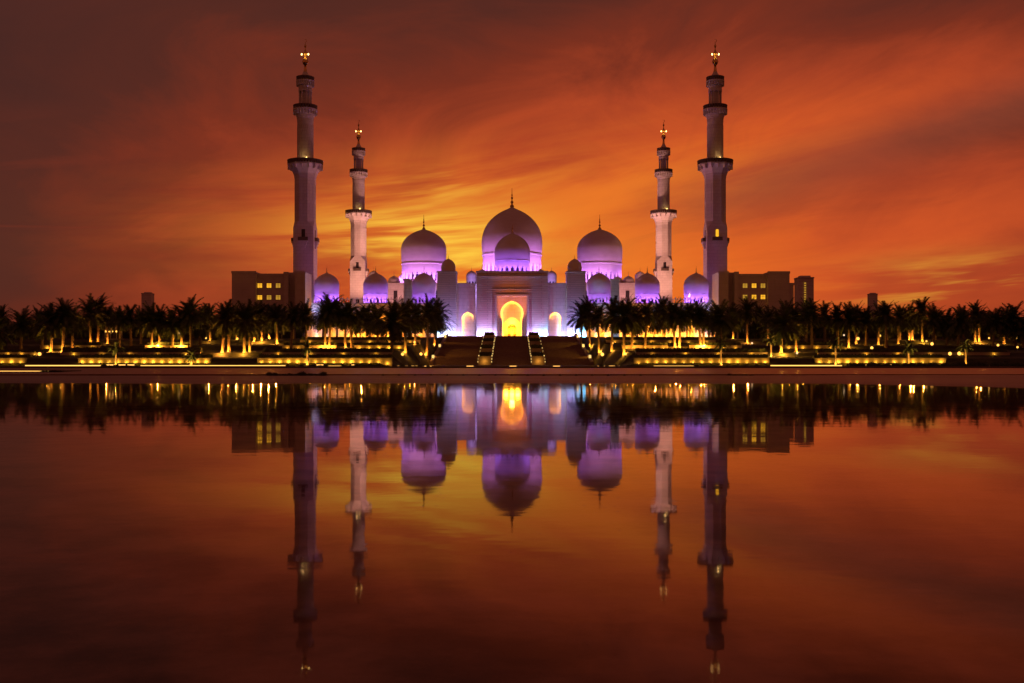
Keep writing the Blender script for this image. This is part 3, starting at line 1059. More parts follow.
tower(798.4, 813.8, 277.0, 900, 'dark tower block with one vertical strip of small yellow lights', 805.0)
tower(870.0, 877.6, 293.5, 1500, 'slim plain grey tower rising alone above the palms')
tower(141.4, 151.0, 293.0, 1500, 'lone distant tower in the haze above the palms near the ledge')

# ------------------------------------------------------------------ grand staircase
st = empty('grand_staircase', (0, 256, -.42))
tag(st, 'broad dark granite staircase climbing in three flights to the glowing portal', 'staircase')
st.location = (0, 0, 0)
YB, YT, ZB, ZT = 257.0, 322.0, -.42, 8.0


def stair_z(y):
    """height of the stair line: four runs with landings"""
    t = min(max((y - YB) / (YT - YB), 0), 1) * 4
    i = min(int(t), 3)
    f = t - i
    return ZB + (ZT - ZB) * (i + min(f / .5, 1)) / 4


def flight_profile():
    pts = [(YB, ZB - .5)]
    for i in range(4):
        y0 = YB + (YT - YB) * i / 4
        run = (YT - YB) / 4 * .5
        zz = ZB + (ZT - ZB) * i / 4
        for s in range(13):
            y = y0 + run * s / 13
            pts.append((y, zz + (ZT - ZB) / 4 * s / 13))
            pts.append((y, zz + (ZT - ZB) / 4 * (s + 1) / 13))
    pts += [(YT, ZT), (325.0, ZT), (325.0, ZB - .5)]
    return pts


fp = flight_profile()
P0, P1, P2 = 5.0, 8.2, 19.3
for a, b in ((-P0, P0), (-P2, -P1), (P1, P2)):
    m = MB()
    vs = [(a, y, z) for y, z in fp] + [(b, y, z) for y, z in fp]
    n = len(fp)
    fs = [(i, i + 1, n + i + 1, n + i) for i in range(n - 2)]
    m.add(vs, fs)
    for side in (a, b):                                              # cheeks
        o = len(m.v)
        for i in range(1, n - 3, 1):
            (ya, za), (yb_, zb_) = fp[i], fp[i + 1]
            if yb_ > ya:
                m.add([(side, ya, ZB - .5), (side, yb_, ZB - .5), (side, yb_, zb_), (side, ya, za)], [(0, 1, 2, 3)])
    m.build('flight', M['stair'], st)
for sx in (-1, 1):
    cw = MB()
    a, b = sorted((sx * P2, sx * (P2 + .9)))
    cw.prism([(YB - .5, ZB - .5), (YB - .5, ZB + .9), (YT, ZT + .9), (324.5, ZT + .9), (324.5, ZB - .5)], a, b)
    cw.build('cheek_wall', M['stair'], st)

# planters between the flights
hedge_proto_id = 0


def lumpy_box(x0, x1, y0, y1, z0, z1, cell, amp, seed):
    """clipped hedge: a box of small displaced faces with leafy tufts"""
    r = random.Random(seed)
    m = MB()
    nx, ny, nz = [max(1, int(round((b - a) / cell))) for a, b in ((x0, x1), (y0, y1), (z0, z1))]
    nx = min(nx, 160)
    idx = {}
    def P(i, j, k):
        key = (i, j, k)
        if key not in idx:
            idx[key] = len(m.v)
            m.v.append((x0 + (x1 - x0) * i / nx + r.uniform(-amp, amp), y0 + (y1 - y0) * j / ny + r.uniform(-amp, amp),
                        z0 + (z1 - z0) * k / nz + (r.uniform(-amp, amp) if k else 0)))
        return idx[key]
    for i in range(nx):
        for k in range(nz):
            m.f.append((P(i, 0, k), P(i + 1, 0, k), P(i + 1, 0, k + 1), P(i, 0, k + 1)))
            m.f.append((P(i + 1, ny, k), P(i, ny, k), P(i, ny, k + 1), P(i + 1, ny, k + 1)))
        for j in range(ny):
            m.f.append((P(i, j, nz), P(i + 1, j, nz), P(i + 1, j + 1, nz), P(i, j + 1, nz)))
    for j in range(ny):
        for k in range(nz):
            m.f.append((P(0, j + 1, k), P(0, j, k), P(0, j, k + 1), P(0, j + 1, k + 1)))
            m.f.append((P(nx, j, k), P(nx, j + 1, k), P(nx, j + 1, k + 1), P(nx, j, k + 1)))
    for _ in range(int((x1 - x0) * 9)):                               # tufts breaking the outline
        x = r.uniform(x0, x1)
        y = r.uniform(y0, y1)
        z = z1 + r.uniform(-.05, .03)
        q = r.uniform(0, pi)
        s = r.uniform(.08, .2)
        c_, s_ = math.cos(q) * s, math.sin(q) * s
        m.add([(x - c_, y - s_, z), (x + c_, y + s_, z), (x + c_ * .3, y + s_ * .3, z + s * r.uniform(.7, 1.6)), (x - c_ * .6, y - s_ * .6, z + s * r.uniform(.6, 1.2))], [(0, 1, 2, 3)])
    return m


SIDE = {-1: 'ledge side', 1: 'striplit tower side'}
lens_me = None


def lens_fixture(name, loc, lab, cat, group, power, radius=.05, col=(1.0, .58, .12), up=True, lens='lens', size=1.0, light_at=(0, 0, .22)):
    """small round ground or wall lamp: dark can with a glowing lens"""
    global lens_me
    root = empty(name, loc)
    tag(root, lab, cat, group)
    if lens_me is None:
        b1 = MB().lathe([(.11, 0), (.12, .02), (.12, .14), (.14, .15), (.14, .18), (.10, .18)], 10)
        o1 = b1.build('housing', M['steel'], root)
        b2 = MB().lathe([(.10, .172), (.09, .20), (.03, .215)], 10)
        o2 = b2.build('lens', M[lens], root)
        lens_me = (o1.data, o2.data)
    else:
        for nm, me in zip(('housing', 'lens'), lens_me):
            o = bpy.data.objects.new(nm, me)
            sc.collection.objects.link(o)
            o.parent = root
    if size != 1.0:
        root.scale = (size, size, size)
    if power:
        point((light_at[0], light_at[1], light_at[2] + .1), power, col, radius, root, 'lamp_light')
    return root


panel_me = {}


def light_panel(name, loc, rot, w, h, mat, lab, cat, group):
    """small recessed step light: frame with a glowing panel"""
    root = empty(name, loc, rot)
    tag(root, lab, cat, group)
    key = (w, h, mat)
    if key not in panel_me:
        o1 = MB().box(-w / 2 - .05, w / 2 + .05, -.02, .10, -h / 2 - .05, h / 2 + .05).build('frame', M['steel'], root)
        o2 = MB().box(-w / 2, w / 2, -.045, -.022, -h / 2, h / 2).build('lens', M[mat], root)
        panel_me[key] = (o1.data, o2.data)
    else:
        for nm, me in zip(('frame', 'lens'), panel_me[key]):
            o = bpy.data.objects.new(nm, me)
            sc.collection.objects.link(o)
            o.parent = root
    return root


M['step'] = glow('step_light', (1.0, .62, .18), 1.3)
for sx in (-1, 1):
    root = empty('stepped_planter', (sx * 6.6, YB, ZB))
    tag(root, 'stepped stone planter with dark shrubs between flights, on the ' + SIDE[sx], 'planter', 'planters dividing the staircase')
    m = MB()
    hd = []
    for i in range(8):
        y0 = YB - .6 + (YT - YB) * i / 8
        y1 = YB - .6 + (YT - YB) * (i + 1) / 8
        zt = max(stair_z(y0 + .6), stair_z(y1)) + .25
        m.box(-1.58, 1.58, y0 - YB, y1 - YB - .01, -.5, zt - ZB)
        hd.append((y0, y1, zt))
    m.build('planter_wall', M['wall'], root)
    for j, (y0, y1, zt) in enumerate(hd):
        hb = lumpy_box(-1.3, 1.3, y0 - YB + 1.4, y1 - YB - .3, zt - ZB, zt - ZB + .85, .3, .09, 40 + j)
        hb.build('hedge', M['hedge'], root)
    for e, (ed, nm) in enumerate(((-1.66, 'portal-facing' if sx > 0 else 'outer'), (1.66, 'outer' if sx > 0 else 'portal-facing'))):
        for i in range(12):
            y = YB + (YT - YB) / 4 * (i // 3 + (.06, .23, .42)[i % 3])
            z = stair_z(y) + .55
            light_panel('step_light', (sx * 6.6 + ed, y, z), 0, .26, .30, 'step',
                        '%s step light upward along the %s edge of the %s planter' % (ORD[i + 1], nm, SIDE[sx].replace(' side', '').replace('lit ledge', 'ledge').replace('striplit tower', 'striplit-tower')),
                        'step light', 'step lights up the staircase')
    for k_, yy in enumerate((YB - 1.4, YB + 6.2)):
        point((sx * 6.6, yy, stair_z(yy) + .5), 45, WARM, .1, root, 'planter_glow').location = (0, yy - YB, stair_z(yy) + .9 - ZB)
    for i in range(3):
        y = YB + 6 + 24 * i
        light_panel('step_light', (sx * (P2 + .45), y, ZB + .9 + (ZT - ZB) * (y - YB + .5) / (YT - YB + .5) + .35), 0, .62, .85, 'step',
                    '%s large light upward on the sloping outer stair wall, %s' % (ORD[i + 1], SIDE[sx]), 'step light', 'large lights on the outer stair walls')

# ------------------------------------------------------------------ terraced planters, hedges and their lamps
M['glowwall'] = M['wall']


def terrace(px0, px1, D, z0, z1, zh, lab_place, nl, power, seed, lampoff=.28, hide=False, hd=2.0):
    a, b = X(px0, D), X(px1, D)
    w = MB().box(a, b, D, D + .6, z0 - .4, z1).box(a - .08, b + .08, D - .08, D + .7, z1, z1 + .09)
    tag(w.build('terrace_wall', M['wall']), 'lit stone planter wall ' + lab_place, 'wall', 'terraced planter walls')
    h = lumpy_box(a + .1, b - .1, D + .75, D + hd, z1 - .3, zh, .45, .10, seed).build('hedge', M['hedge'])
    tag(h, 'clipped hedge over the wall ' + lab_place, 'hedge', 'hedges on the terraced walls')
    for i in range(nl):
        x = a + (b - a) * (i + .5) / nl
        z = ground_z(x, D - lampoff) if not hide else z0
        lens_fixture('wall_uplight', (x, D - lampoff, z), '%s lamp outward under the wall %s' % (ORD[(nl - i) if a < 0 else (i + 1)], lab_place),
                     'wall lamp', 'lamps along the planter walls', power * rng.uniform(.45, 1.5), .06, (1.0, .46, .03))


terrace(257, 392, 185, -.1, 1.15, 1.75, 'in the lowest tier next the stairs, ledge side', 15, 36, 1)
terrace(78, 210.5, 185, -.1, 1.15, 1.75, 'in the lowest tier beneath the lone distant tower', 15, 36, 2)
terrace(-40, 25.5, 185, -.1, 1.15, 1.75, 'in the lowest tier behind the ledge', 7, 36, 3)
terrace(634, 769.5, 185, -.1, 1.15, 1.75, 'in the lowest tier next the stairs, tower side', 15, 36, 4)
terrace(815, 946, 185, -.1, 1.15, 1.75, 'in the lowest tier beneath the slim grey tower', 14, 36, 5)
terrace(60, 200, 200, 1.5, 2.25, 3.2, 'in the second tier beneath the lone distant tower', 5, 12, 6)
terrace(-40, 42, 200, 1.5, 2.25, 2.7, 'in the second tier behind the ledge', 6, 16, 66)
terrace(262, 392, 200, 1.5, 2.25, 3.0, 'in the second tier next the stairs, ledge side', 4, 9, 7)
terrace(636, 768, 200, 1.5, 2.25, 3.0, 'in the second tier next the stairs, tower side', 4, 9, 8)
terrace(818, 1010, 200, 1.5, 2.25, 2.9, 'in the second tier beneath the slim grey tower', 6, 10, 9)
terrace(282, 336, 240, 3.1, 4.15, 4.8, 'in the third tier below the arcade, ledge side', 5, 24, 10)
terrace(354, 404, 240, 3.1, 4.15, 4.8, 'in the third tier close to the stairs, ledge side', 5, 24, 11)
terrace(622, 668, 240, 3.1, 4.15, 4.8, 'in the third tier close to the stairs, tower side', 5, 20, 12)
terrace(690, 742, 240, 3.1, 4.15, 4.8, 'in the third tier below the arcade, tower side', 4, 14, 13)
terrace(145, 188, 240, 3.1, 4.15, 4.9, 'in the third tier below the lone distant tower', 4, 24, 14)
terrace(782, 838, 240, 3.1, 4.15, 4.9, 'in the third tier below the striplit tower', 4, 16, 15)
terrace(300, 420, 265, 4.95, 5.85, 6.6, 'in the fourth tier on the ledge side', 6, 14, 16)
terrace(606, 716, 265, 4.95, 5.85, 6.6, 'in the fourth tier on the tower side', 6, 14, 17)
terrace(40, 100, 240, 3.1, 4.15, 4.9, 'in the third tier above the ledge', 4, 18, 18)

# light lines along the promenade
def light_line(px0, px1, D, z, lab, th=.16):
    a, b = X(px0, D), X(px1, D)
    root = empty('light_line', ((a + b) / 2, D, z))
    tag(root, lab, 'light strip', 'light strips along the promenade')
    w = (b - a) / 2
    MB().box(-w, w, 0, .5, -.35, 0).box(-w - .03, w + .03, -.06, .5, th, th + .07).build('coping', M['wall'], root)
    MB().box(-w, w, .02, .30, 0.003, th - .003).build('diffuser', M['led'], root)
    return root


light_line(25, 100, 150, -.02, 'bright low light strip running beside the ledge planter', .15)
light_line(140.5, 285, 150, .0, 'longest low light strip, ending below the annexe nearest the ledge', .11)
light_line(771, 842, 150, -.02, 'bright low light strip below the striplit tower', .15)
light_line(654, 694, 152, -.02, 'thin low light strip below the arcade on the striplit tower side', .05)
light_line(328, 345, 152, -.02, 'short low light strip below the arcade on the ledge side', .05)
light_line(396, 418, 152, -.02, 'short low light strip near the stairs on the ledge side', .05)
light_line(609, 620, 152, -.02, 'short low light strip near the stairs on the tower side', .05)
for px, nm in ((110, 'below the lit pavilion'), (122, 'between two light strips near the ledge'), (131, 'where the longest light strip begins'), (428, 'close to the outer stair wall, ledge side'), (470, 'at the foot of the ledgeside flight'),
               (513, 'at the foot of the middle flight'), (556.5, 'at the foot of the towerside flight'), (601, 'close to the outer stair wall, tower side'), (869, 'past the striplit tower'), (892, 'below the slim grey tower'), (852, 'at the end of the tower light strip'),
               (320, 'below the hedge facing the arcade'), (355, 'among the shrubs facing the arcade')):
    D = 150
    zz = -.1 if abs(X(px, D)) > 22 else -.30
    light_panel('promenade_light', (X(px, D), D, zz + .25), 0, 1.0 if px not in (513,) else 1.0, .14, 'led', 'small flush light panel ' + nm, 'light', 'flush lights on the promenade')

# the lit ledge in the shallows
DL = 60
lx0, lx1 = X(-40, DL), X(60, DL)
root = empty('ledge', ((lx0 + lx1) / 2, DL, .2))
tag(root, 'low dark ledge by the water topped with a glowing edge line', 'ledge')
w = (lx1 - lx0) / 2
MB().box(-w, w, 0, 3, -.25, .02).box(-w, w, .5, 3, .02, .06).build('wall', M['kerb'], root)
MB().box(-w, w - .9, .42, .50, .023, .055).build('light_line', M['led'], root)
MB().box(-w, w, -.25, .6, .10, .135).build('coping', M['wall'], root)

# ------------------------------------------------------------------ shrubs
def shrub_mesh(seed):
    r = random.Random(seed)
    m = MB()
    for _ in range(520):
        a, u = r.uniform(0, 2 * pi), r.uniform(0, 1)
        el = math.asin(u)
        rr = r.uniform(.55, 1.08) * (1 + .15 * math.sin(3 * a + seed))
        p = Vector((math.cos(a) * math.cos(el) * rr, math.sin(a) * math.cos(el) * rr, .08 + math.sin(el) * rr * .95))
        s = r.uniform(.05, .13)
        d1 = Vector((r.uniform(-1, 1), r.uniform(-1, 1), r.uniform(-.4, 1))).normalized() * s
        d2 = Vector((r.uniform(-1, 1), r.uniform(-1, 1), r.uniform(-.6, .6))).normalized() * s * .6
        m.add([p - d1, p + d2, p + d1, p - d2], [(0, 1, 2, 3)])
    m.lathe([(.72, 0), (.78, .3), (.62, .62), (.3, .82), (.05, .88)], 9)
    return m


shrub_src = []
for i in range(3):
    shrub_src.append(shrub_mesh(i + 3))
shrub_me = []


def shrub(x, y, z, r, i, lab, group):
    if len(shrub_me) <= i:
        o = shrub_src[i].build('round_shrub', M['hedge'])
        shrub_me.append(o.data)
    else:
        o = bpy.data.objects.new('round_shrub', shrub_me[i])
        sc.collection.objects.link(o)
    o.location = (x, y, z)
    o.scale = (r, r, r * rng.uniform(.8, 1.1))
    o.rotation_euler = (0, 0, rng.uniform(0, 6))
    tag(o, lab, 'shrub', group)


def shrub_row(px0, px1, n, D, r0, r1, where):
    for i in range(n):
        px = px0 + (px1 - px0) * (i + .5) / n + rng.uniform(-1.5, 1.5)
        x = X(px, D)
        y = D + rng.uniform(-1, 1)
        k = (i + 1) if px0 > CX else (n - i)
        shrub(x, y, ground_z(x, y) - .05, rng.uniform(r0, r1), min(len(shrub_me), 2) if len(shrub_me) < 3 else rng.randrange(3),
              '%s round shrub outward in the dark row %s' % (ORD[k], where), 'dark round shrubs along the promenade')


shrub_row(848, 952, 17, 140, .55, .85, 'below the slim grey tower')
shrub_row(952, 1040, 12, 146, .7, 1.1, 'past the slim grey tower')
shrub_row(98, 140, 7, 142, .35, .5, 'below the lit pavilion')
shrub_row(286, 330, 7, 142, .35, .5, 'before the ledgeside annexe')
shrub_row(342, 430, 14, 140, .4, .7, 'before the ledgeside arcade')
shrub_row(594, 650, 9, 140, .35, .55, 'near the stairs, tower side')
shrub_row(694, 770, 10, 142, .3, .5, 'before the towerside annexe')


def strip_shrubs(px0, px1, n, D, r0, r1, where):
    for i in range(n):
        px = px0 + (px1 - px0) * (i + .5) / n
        x = X(px, D)
        k = (i + 1) if px0 > CX else (n - i)
        shrub(x, D + rng.uniform(-.15, .15), .08, rng.uniform(r0, r1), rng.randrange(3), '%s low tuft outward along the kerb %s' % (ORD[k], where), 'low tufts along the kerb')


strip_shrubs(267, 325, 20, 53.0, .10, .24, 'before the ledgeside annexe')
strip_shrubs(728, 755, 8, 53.0, .06, .15, 'before the towerside annexe')
for i in range(9):
    px = 38 + i * 2.6
    shrub(X(px, DL), DL + .1, .12, rng.uniform(.10, .22), rng.randrange(3), '%s dark tuft outward on the lit ledge' % ORD[9 - i], 'tufts on the ledge')

# dark studs along the kerb
stud = None
for i in range(17):
    px = 383 + i * 16.1
    if stud is None:
        stud = MB().lathe([(.07, 0), (.08, .03), (.08, .085), (.05, .12), (.01, .13)], 10).build('kerb_stud', M['kerb'], smooth=40)
        o = stud
    else:
        o = stud.copy()
        sc.collection.objects.link(o)
    o.location = (X(px, 52.9), 52.9, .05)
    k = i - 8
    tag(o, ('small dark stud on the kerb exactly in line with the portal' if k == 0 else
            '%s small dark kerb stud from the portal line, on the %s' % (ORD[abs(k)], SIDE[-1 if k < 0 else 1])), 'stud', 'dark studs along the kerb')

# ------------------------------------------------------------------ palms
def palm_crown(seed, L=3.3, nf=56, wide=1.45):
    r = random.Random(seed)
    m = MB()
    for i in range(nf):
        a = i * 2.39996 + r.uniform(-.25, .25)
        t = i / (nf - 1)
        e0 = R_(82 - 122 * t ** .85 + r.uniform(-8, 8))
        ln = L * r.uniform(.85, 1.1) * (1.0 if t < .75 else .85)
        bend = R_(r.uniform(45, 75)) * (.55 + .45 * math.cos(e0) if e0 > 0 else .8)
        n = 11
        p = Vector((0, 0, 0))
        e = e0
        pts = [p.copy()]
        for j in range(n):
            e = e0 - bend * ((j + 1) / n) ** 1.5
            p = p + Vector((math.cos(a) * math.cos(e), math.sin(a) * math.cos(e), math.sin(e))) * (ln / n)
            pts.append(p.copy())
        m.tube(pts, [.05 - .035 * q / n for q in range(n + 1)], 3)
        for j in range(2, n + 1):
            base = pts[j]
            tan = (pts[j] - pts[j - 1]).normalized()
            sd = tan.cross(Vector((0, 0, 1)))
            sd = sd.normalized() if sd.length > .05 else Vector((math.sin(a), -math.cos(a), 0))
            up = sd.cross(tan).normalized()
            q = j / n
            ll = L * .21 * (1 - .62 * q) * (1.0 if j > 3 else .7) * wide
            for s in (-1, 1):
                for h in (0, .34, .67):
                    bp = base - tan * (ln / n) * h
                    d = (sd * s * .80 + tan * .62 + up * r.uniform(.0, .35)).normalized() * ll * r.uniform(.85, 1.15) + Vector((0, 0, -.10 * ll))
                    wv = tan * .06
                    m.add([bp - wv, bp + wv, bp + d * .6 + wv * .6, bp + d, bp + d * .6 - wv * .6], [(0, 1, 2, 3, 4)])
    m.lathe([(.12, -.9), (.30, -.55), (.34, -.2), (.2, .15), (.05, .4)], 8)
    return m


def palm_trunk(h, r0=.27, r1=.19, lean=0.0, seed=0):
    r = random.Random(seed)
    m = MB()
    n = max(int(h / .28), 5)
    pts, rad = [], []
    for i in range(n + 1):
        t = i / n
        x = lean * t * t
        rr = r0 + (r1 - r0) * t
        if t < .06:
            rr *= 1.25 - 4 * t
        pts.append((x, 0, h * t))
        rad.append(rr * (1.0 + (.10 if i % 2 else -.06)))
    m.tube(pts, rad, 9)
    return m


crowns = [palm_crown(i * 11 + 5, 3.75, 58).build('crown', M['leaf']) for i in range(5)]
trunks = [palm_trunk(7.0, .30, .21, (0, .25, -.3)[i], i).build('trunk', M['trunk'], smooth=30) for i in range(3)]
crown_me = [o.data for o in crowns]
trunk_me = [o.data for o in trunks]
for o in crowns + trunks:
    bpy.data.objects.remove(o)

# trunk foot (px, crown top py, foot py, light strength)
PALMS = [
    # front and middle ranks, left to right
    (-6, 318, 352, 0), (21, 310, 351, 0), (42, 312, 351, 0), (51, 306, 352, .8), (63, 301, 352, 1.2), (73, 306, 351, .5), (91, 300, 345, 1.4), (98, 297, 344, .7), (108, 307, 344, .8),
    (119, 308, 350, 0), (131, 306, 346, 0), (141, 311, 344, 0), (152, 307, 348, .8), (159.5, 308, 347, 1.2), (173, 311, 349, 0), (181.5, 306, 348, 1.4), (191, 299.5, 350, 0), (200, 309, 345, 0),
    (210, 305, 341, .4), (222.5, 306, 353, 1.7), (229, 304, 352, .9), (237, 309, 340, .5), (244.5, 305, 353, 1.3), (250, 307, 352, 1.0), (254, 305, 342, 1.1), (262, 306, 341, 1.2), (269.5, 305, 339, 1.6),
    (277, 306, 344, 1.3), (283, 308, 338, 1.0), (291, 305, 350, 0), (301.5, 307, 336.8, 1.0), (306, 304, 350, 0), (325, 304, 349, 1.1), (329.5, 297, 349, 1.1), (337, 300, 337.5, .4), (345.5, 306, 349, 1.0),
    (352, 303, 349, 0), (362, 308, 337.5, 1.2), (367, 305, 338, 1.2), (378, 306, 345, 0),
    (392, 304, 352, 0), (405.5, 302, 353, 1.2), (415, 304, 345, .6), (426.5, 300, 355, 1.3), (434.5, 301, 346, .9), (436.5, 306, 352, 0),
    (581, 304, 352, 0), (590, 300, 347, .8), (599, 305, 353, .9), (611.5, 301, 351, .8), (624, 299.5, 355, 1.2), (632, 303, 349, .5),
    (645, 304, 350, .5), (655, 303, 337.5, .7), (663.5, 298.5, 339, 1.2), (675, 301, 348, 1.1), (679.5, 306, 348, .9), (690, 304, 338, .8), (700.5, 303, 348, 1.2), (703.5, 306, 347, .9), (714, 307, 337.5, .5),
    (722, 303, 352, 0), (729, 305, 337, 1.0), (733, 309, 339, .8), (747, 299.5, 343, .9), (758, 305, 338, .4), (768, 309, 339, .3),
    (781, 310, 353, 1.4), (796, 307, 352, .9), (786, 303, 345, 0), (806, 303, 346, 0), (812, 302, 349, 0), (825, 304, 345, 0), (838, 306, 348, 0), (848.5, 306, 348, 1.1), (856, 306, 344, .5),
    (866, 309, 346, 0), (878, 306, 345, .5), (886, 303, 348, 0), (898, 308, 344, .3),
    (909, 307, 340, .8), (912, 311, 340, 1.1), (922, 299.5, 342, 1.3), (934, 307, 345, 0), (947, 311, 345, 0), (958, 309, 346, 0), (975, 303, 342, .5), (979, 308, 342, 1.1), (993, 310, 347, 0), (1004, 314, 344, .3),
    (1015, 305, 346, 0), (1023, 316, 348, 0), (1034, 310, 348, 0),
]
# rear rank that fills the band of foliage
for px in list(range(6, 300, 15)) + [322, 340, 356, 374] + [640, 652, 668, 686, 707] + list(range(722, 1040, 15)):
    PALMS.append((px + rng.uniform(-4, 4), 313 + rng.uniform(-7, 8), 337.6 + rng.uniform(0, 2.5), 0))
GRP = [(-60, 80, 'above the lit ledge'), (80, 128, 'around the lit pavilion'), (128, 215, 'beneath the lone distant tower'), (215, 312, 'before the ledgeside annexe'), (312, 384, 'before the ledgeside arcade'),
       (384, 470, 'beside the stairs, ledge side'), (560, 638, 'beside the stairs, tower side'), (638, 714, 'before the towerside arcade'), (714, 795, 'before the towerside annexe'),
       (795, 868, 'beneath the striplit tower'), (868, 940, 'beneath the slim grey tower'), (940, 1100, 'past the slim grey tower')]


def foot_depth(px, py):
    lo, hi = 150.0, 324.0
    best = None
    d = 186.0
    while d < 324:
        z = ground_z(X(px, d), d)
        e = abs(YH - (z - CAMZ) * F / d - py)
        if best is None or e < best[0]:
            best = (e, d)
        d += .5
    return best[1]


PALMS = [p + (foot_depth(p[0], p[2]),) for p in PALMS]
order = {}
for lo, hi, nm in GRP:
    mem = sorted([p for p in PALMS if lo <= p[0] < hi], key=lambda p: abs(p[0] - CX))
    front = [p for p in mem if p[4] < 292]
    rear = [p for p in mem if p[4] >= 292]
    for q, txt in ((front, ''), (rear, 'rear ')):
        for i, p in enumerate(q):
            order[p] = '%s %spalm outward %s' % (ORD[i + 1], txt, nm)
palm_roots = []
for i, p in enumerate(PALMS):
    px, pyt, pyf, lit, D = p
    x = X(px, D)
    z0 = ground_z(x, D)
    if D > 323:
        z0 = PZ
    ztop = Z(pyt, D)
    sc_ = rng.uniform(1.0, 1.28) * (1.22 if 380 < px < 456 or 568 < px < 640 else 1.0)
    h = ztop - z0 - 2.75 * sc_
    root = empty('date_palm', (x, D, z0 - .05), 0)
    root.rotation_euler = (rng.gauss(0, .02), rng.gauss(0, .028), 0)
    st_ = 'trunk glowing gold' if lit > .2 else 'trunk unlit'
    tag(root, order[p] + ', ' + st_, 'palm tree', 'date palms on the terraces')
    t = bpy.data.objects.new('trunk', trunk_me[i % 3])
    sc.collection.objects.link(t)
    t.parent = root
    t.scale = (1.05, 1.05, h / 7.0)
    t.rotation_euler = (0, 0, rng.uniform(0, 6.28))
    c = bpy.data.objects.new('crown', crown_me[rng.randrange(5)])
    sc.collection.objects.link(c)
    c.parent = root
    ln = (0, .25, -.3)[i % 3] * 1.05
    c.location = (ln * math.cos(t.rotation_euler[2]), ln * math.sin(t.rotation_euler[2]), h + .1)
    c.scale = (sc_ * rng.uniform(.9, 1.1), sc_ * rng.uniform(.9, 1.1), sc_)
    c.rotation_euler = (rng.uniform(-.08, .08), rng.uniform(-.08, .08), rng.uniform(0, 6.28))
    if lit > .05:
        lens_fixture('palm_uplight', (x, D - .75, z0 - .06), 'small uplight at the foot of the ' + order[p], 'ground lamp', 'uplights at the palm trunks',
                     700 * lit * rng.uniform(.7, 1.3), .08, (1.0, rng.uniform(.34, .44), .035), light_at=(0, -.4, .25))

# low bushy trees closing the back of the planting
def bushy_crown(seed):
    r = random.Random(seed)
    m = MB()
    cl = []
    for _ in range(11):
        a, rr = r.uniform(0, 6.28), r.uniform(0, 1.7)
        cl.append((math.cos(a) * rr, math.sin(a) * rr, r.uniform(-.9, 1.1), r.uniform(.75, 1.25)))
    for cx, cy, cz, q in cl:
        for _ in range(150):
            d = Vector((r.gauss(0, 1), r.gauss(0, 1), r.gauss(0, 1))).normalized() * q * r.uniform(.6, 1.08)
            p = Vector((cx, cy, cz)) + d
            s_ = r.uniform(.10, .24)
            d1 = Vector((r.uniform(-1, 1), r.uniform(-1, 1), r.uniform(-1, 1))).normalized() * s_
            d2 = d1.cross(Vector((r.uniform(-1, 1), r.uniform(-1, 1), r.uniform(-1, 1)))).normalized() * s_ * .5
            m.add([p - d1, p + d2, p + d1, p - d2], [(0, 1, 2, 3)])
        m.lathe([(.05, cz - q * .7), (q * .55, cz - q * .3), (q * .6, cz + q * .2), (.05, cz + q * .65)], 7, cx, cy)
    return m


def bushy_trunk():
    m = MB().tube([(0, 0, 0), (.05, 0, .9), (0, .05, 1.6)], [.17, .13, .11], 7)
    for a in range(5):
        q = a * 1.26
        m.tube([(0, 0, 1.2), (math.cos(q) * .5, math.sin(q) * .5, 2.1), (math.cos(q) * 1.1, math.sin(q) * 1.1, 3.0)], [.09, .06, .03], 5)
    return m


bc = [bushy_crown(i + 70).build('crown', M['hedge']) for i in range(3)]
bt = bushy_trunk().build('trunk', M['trunk'])
bcm, btm = [o.data for o in bc], bt.data
for o in bc + [bt]:
    bpy.data.objects.remove(o)
TREES = [p + rng.uniform(-3, 3) for p in list(range(-4, 306, 11)) + list(range(724, 1036, 11))]
cnt = {}
for px in sorted(TREES, key=lambda p: abs(p - CX)):
    nm = [n_ for lo, hi, n_ in GRP if lo <= px < hi]
    nm = nm[0] if nm else 'before the ledgeside arcade'
    cnt[nm] = cnt.get(nm, 0) + 1
    D = rng.uniform(303, 320)
    x = X(px, D)
    z0 = ground_z(x, D)
    root = empty('bushy_tree', (x, D, z0 - .05), rng.uniform(0, 6))
    k = (Z(rng.uniform(317, 324), D) - z0) / 5.2
    root.scale = (k * rng.uniform(1.0, 1.3), k * 1.1, k)
    tag(root, '%s low bushy dark tree outward behind the palms %s' % (ORD[cnt[nm]], nm), 'tree', 'bushy trees behind the palms')
    for nm_, me, z in (('trunk', btm, 0), ('crown', bcm[rng.randrange(3)], 3.2)):
        o = bpy.data.objects.new(nm_, me)
        sc.collection.objects.link(o)
        o.parent = root
        o.location = (0, 0, z)

for a, b, nm in ((-60, 303, 'long tall dark hedge behind the palms on the ledge side'), (724, 1090, 'long tall dark hedge behind the palms on the striplit tower side')):
    tag(lumpy_box(X(a, 321), X(b, 321), 320.6, 323, 7.0, 10.2, .8, .22, int(a) + 99).build('hedge', M['hedge']), nm, 'hedge', 'hedges behind the palms')

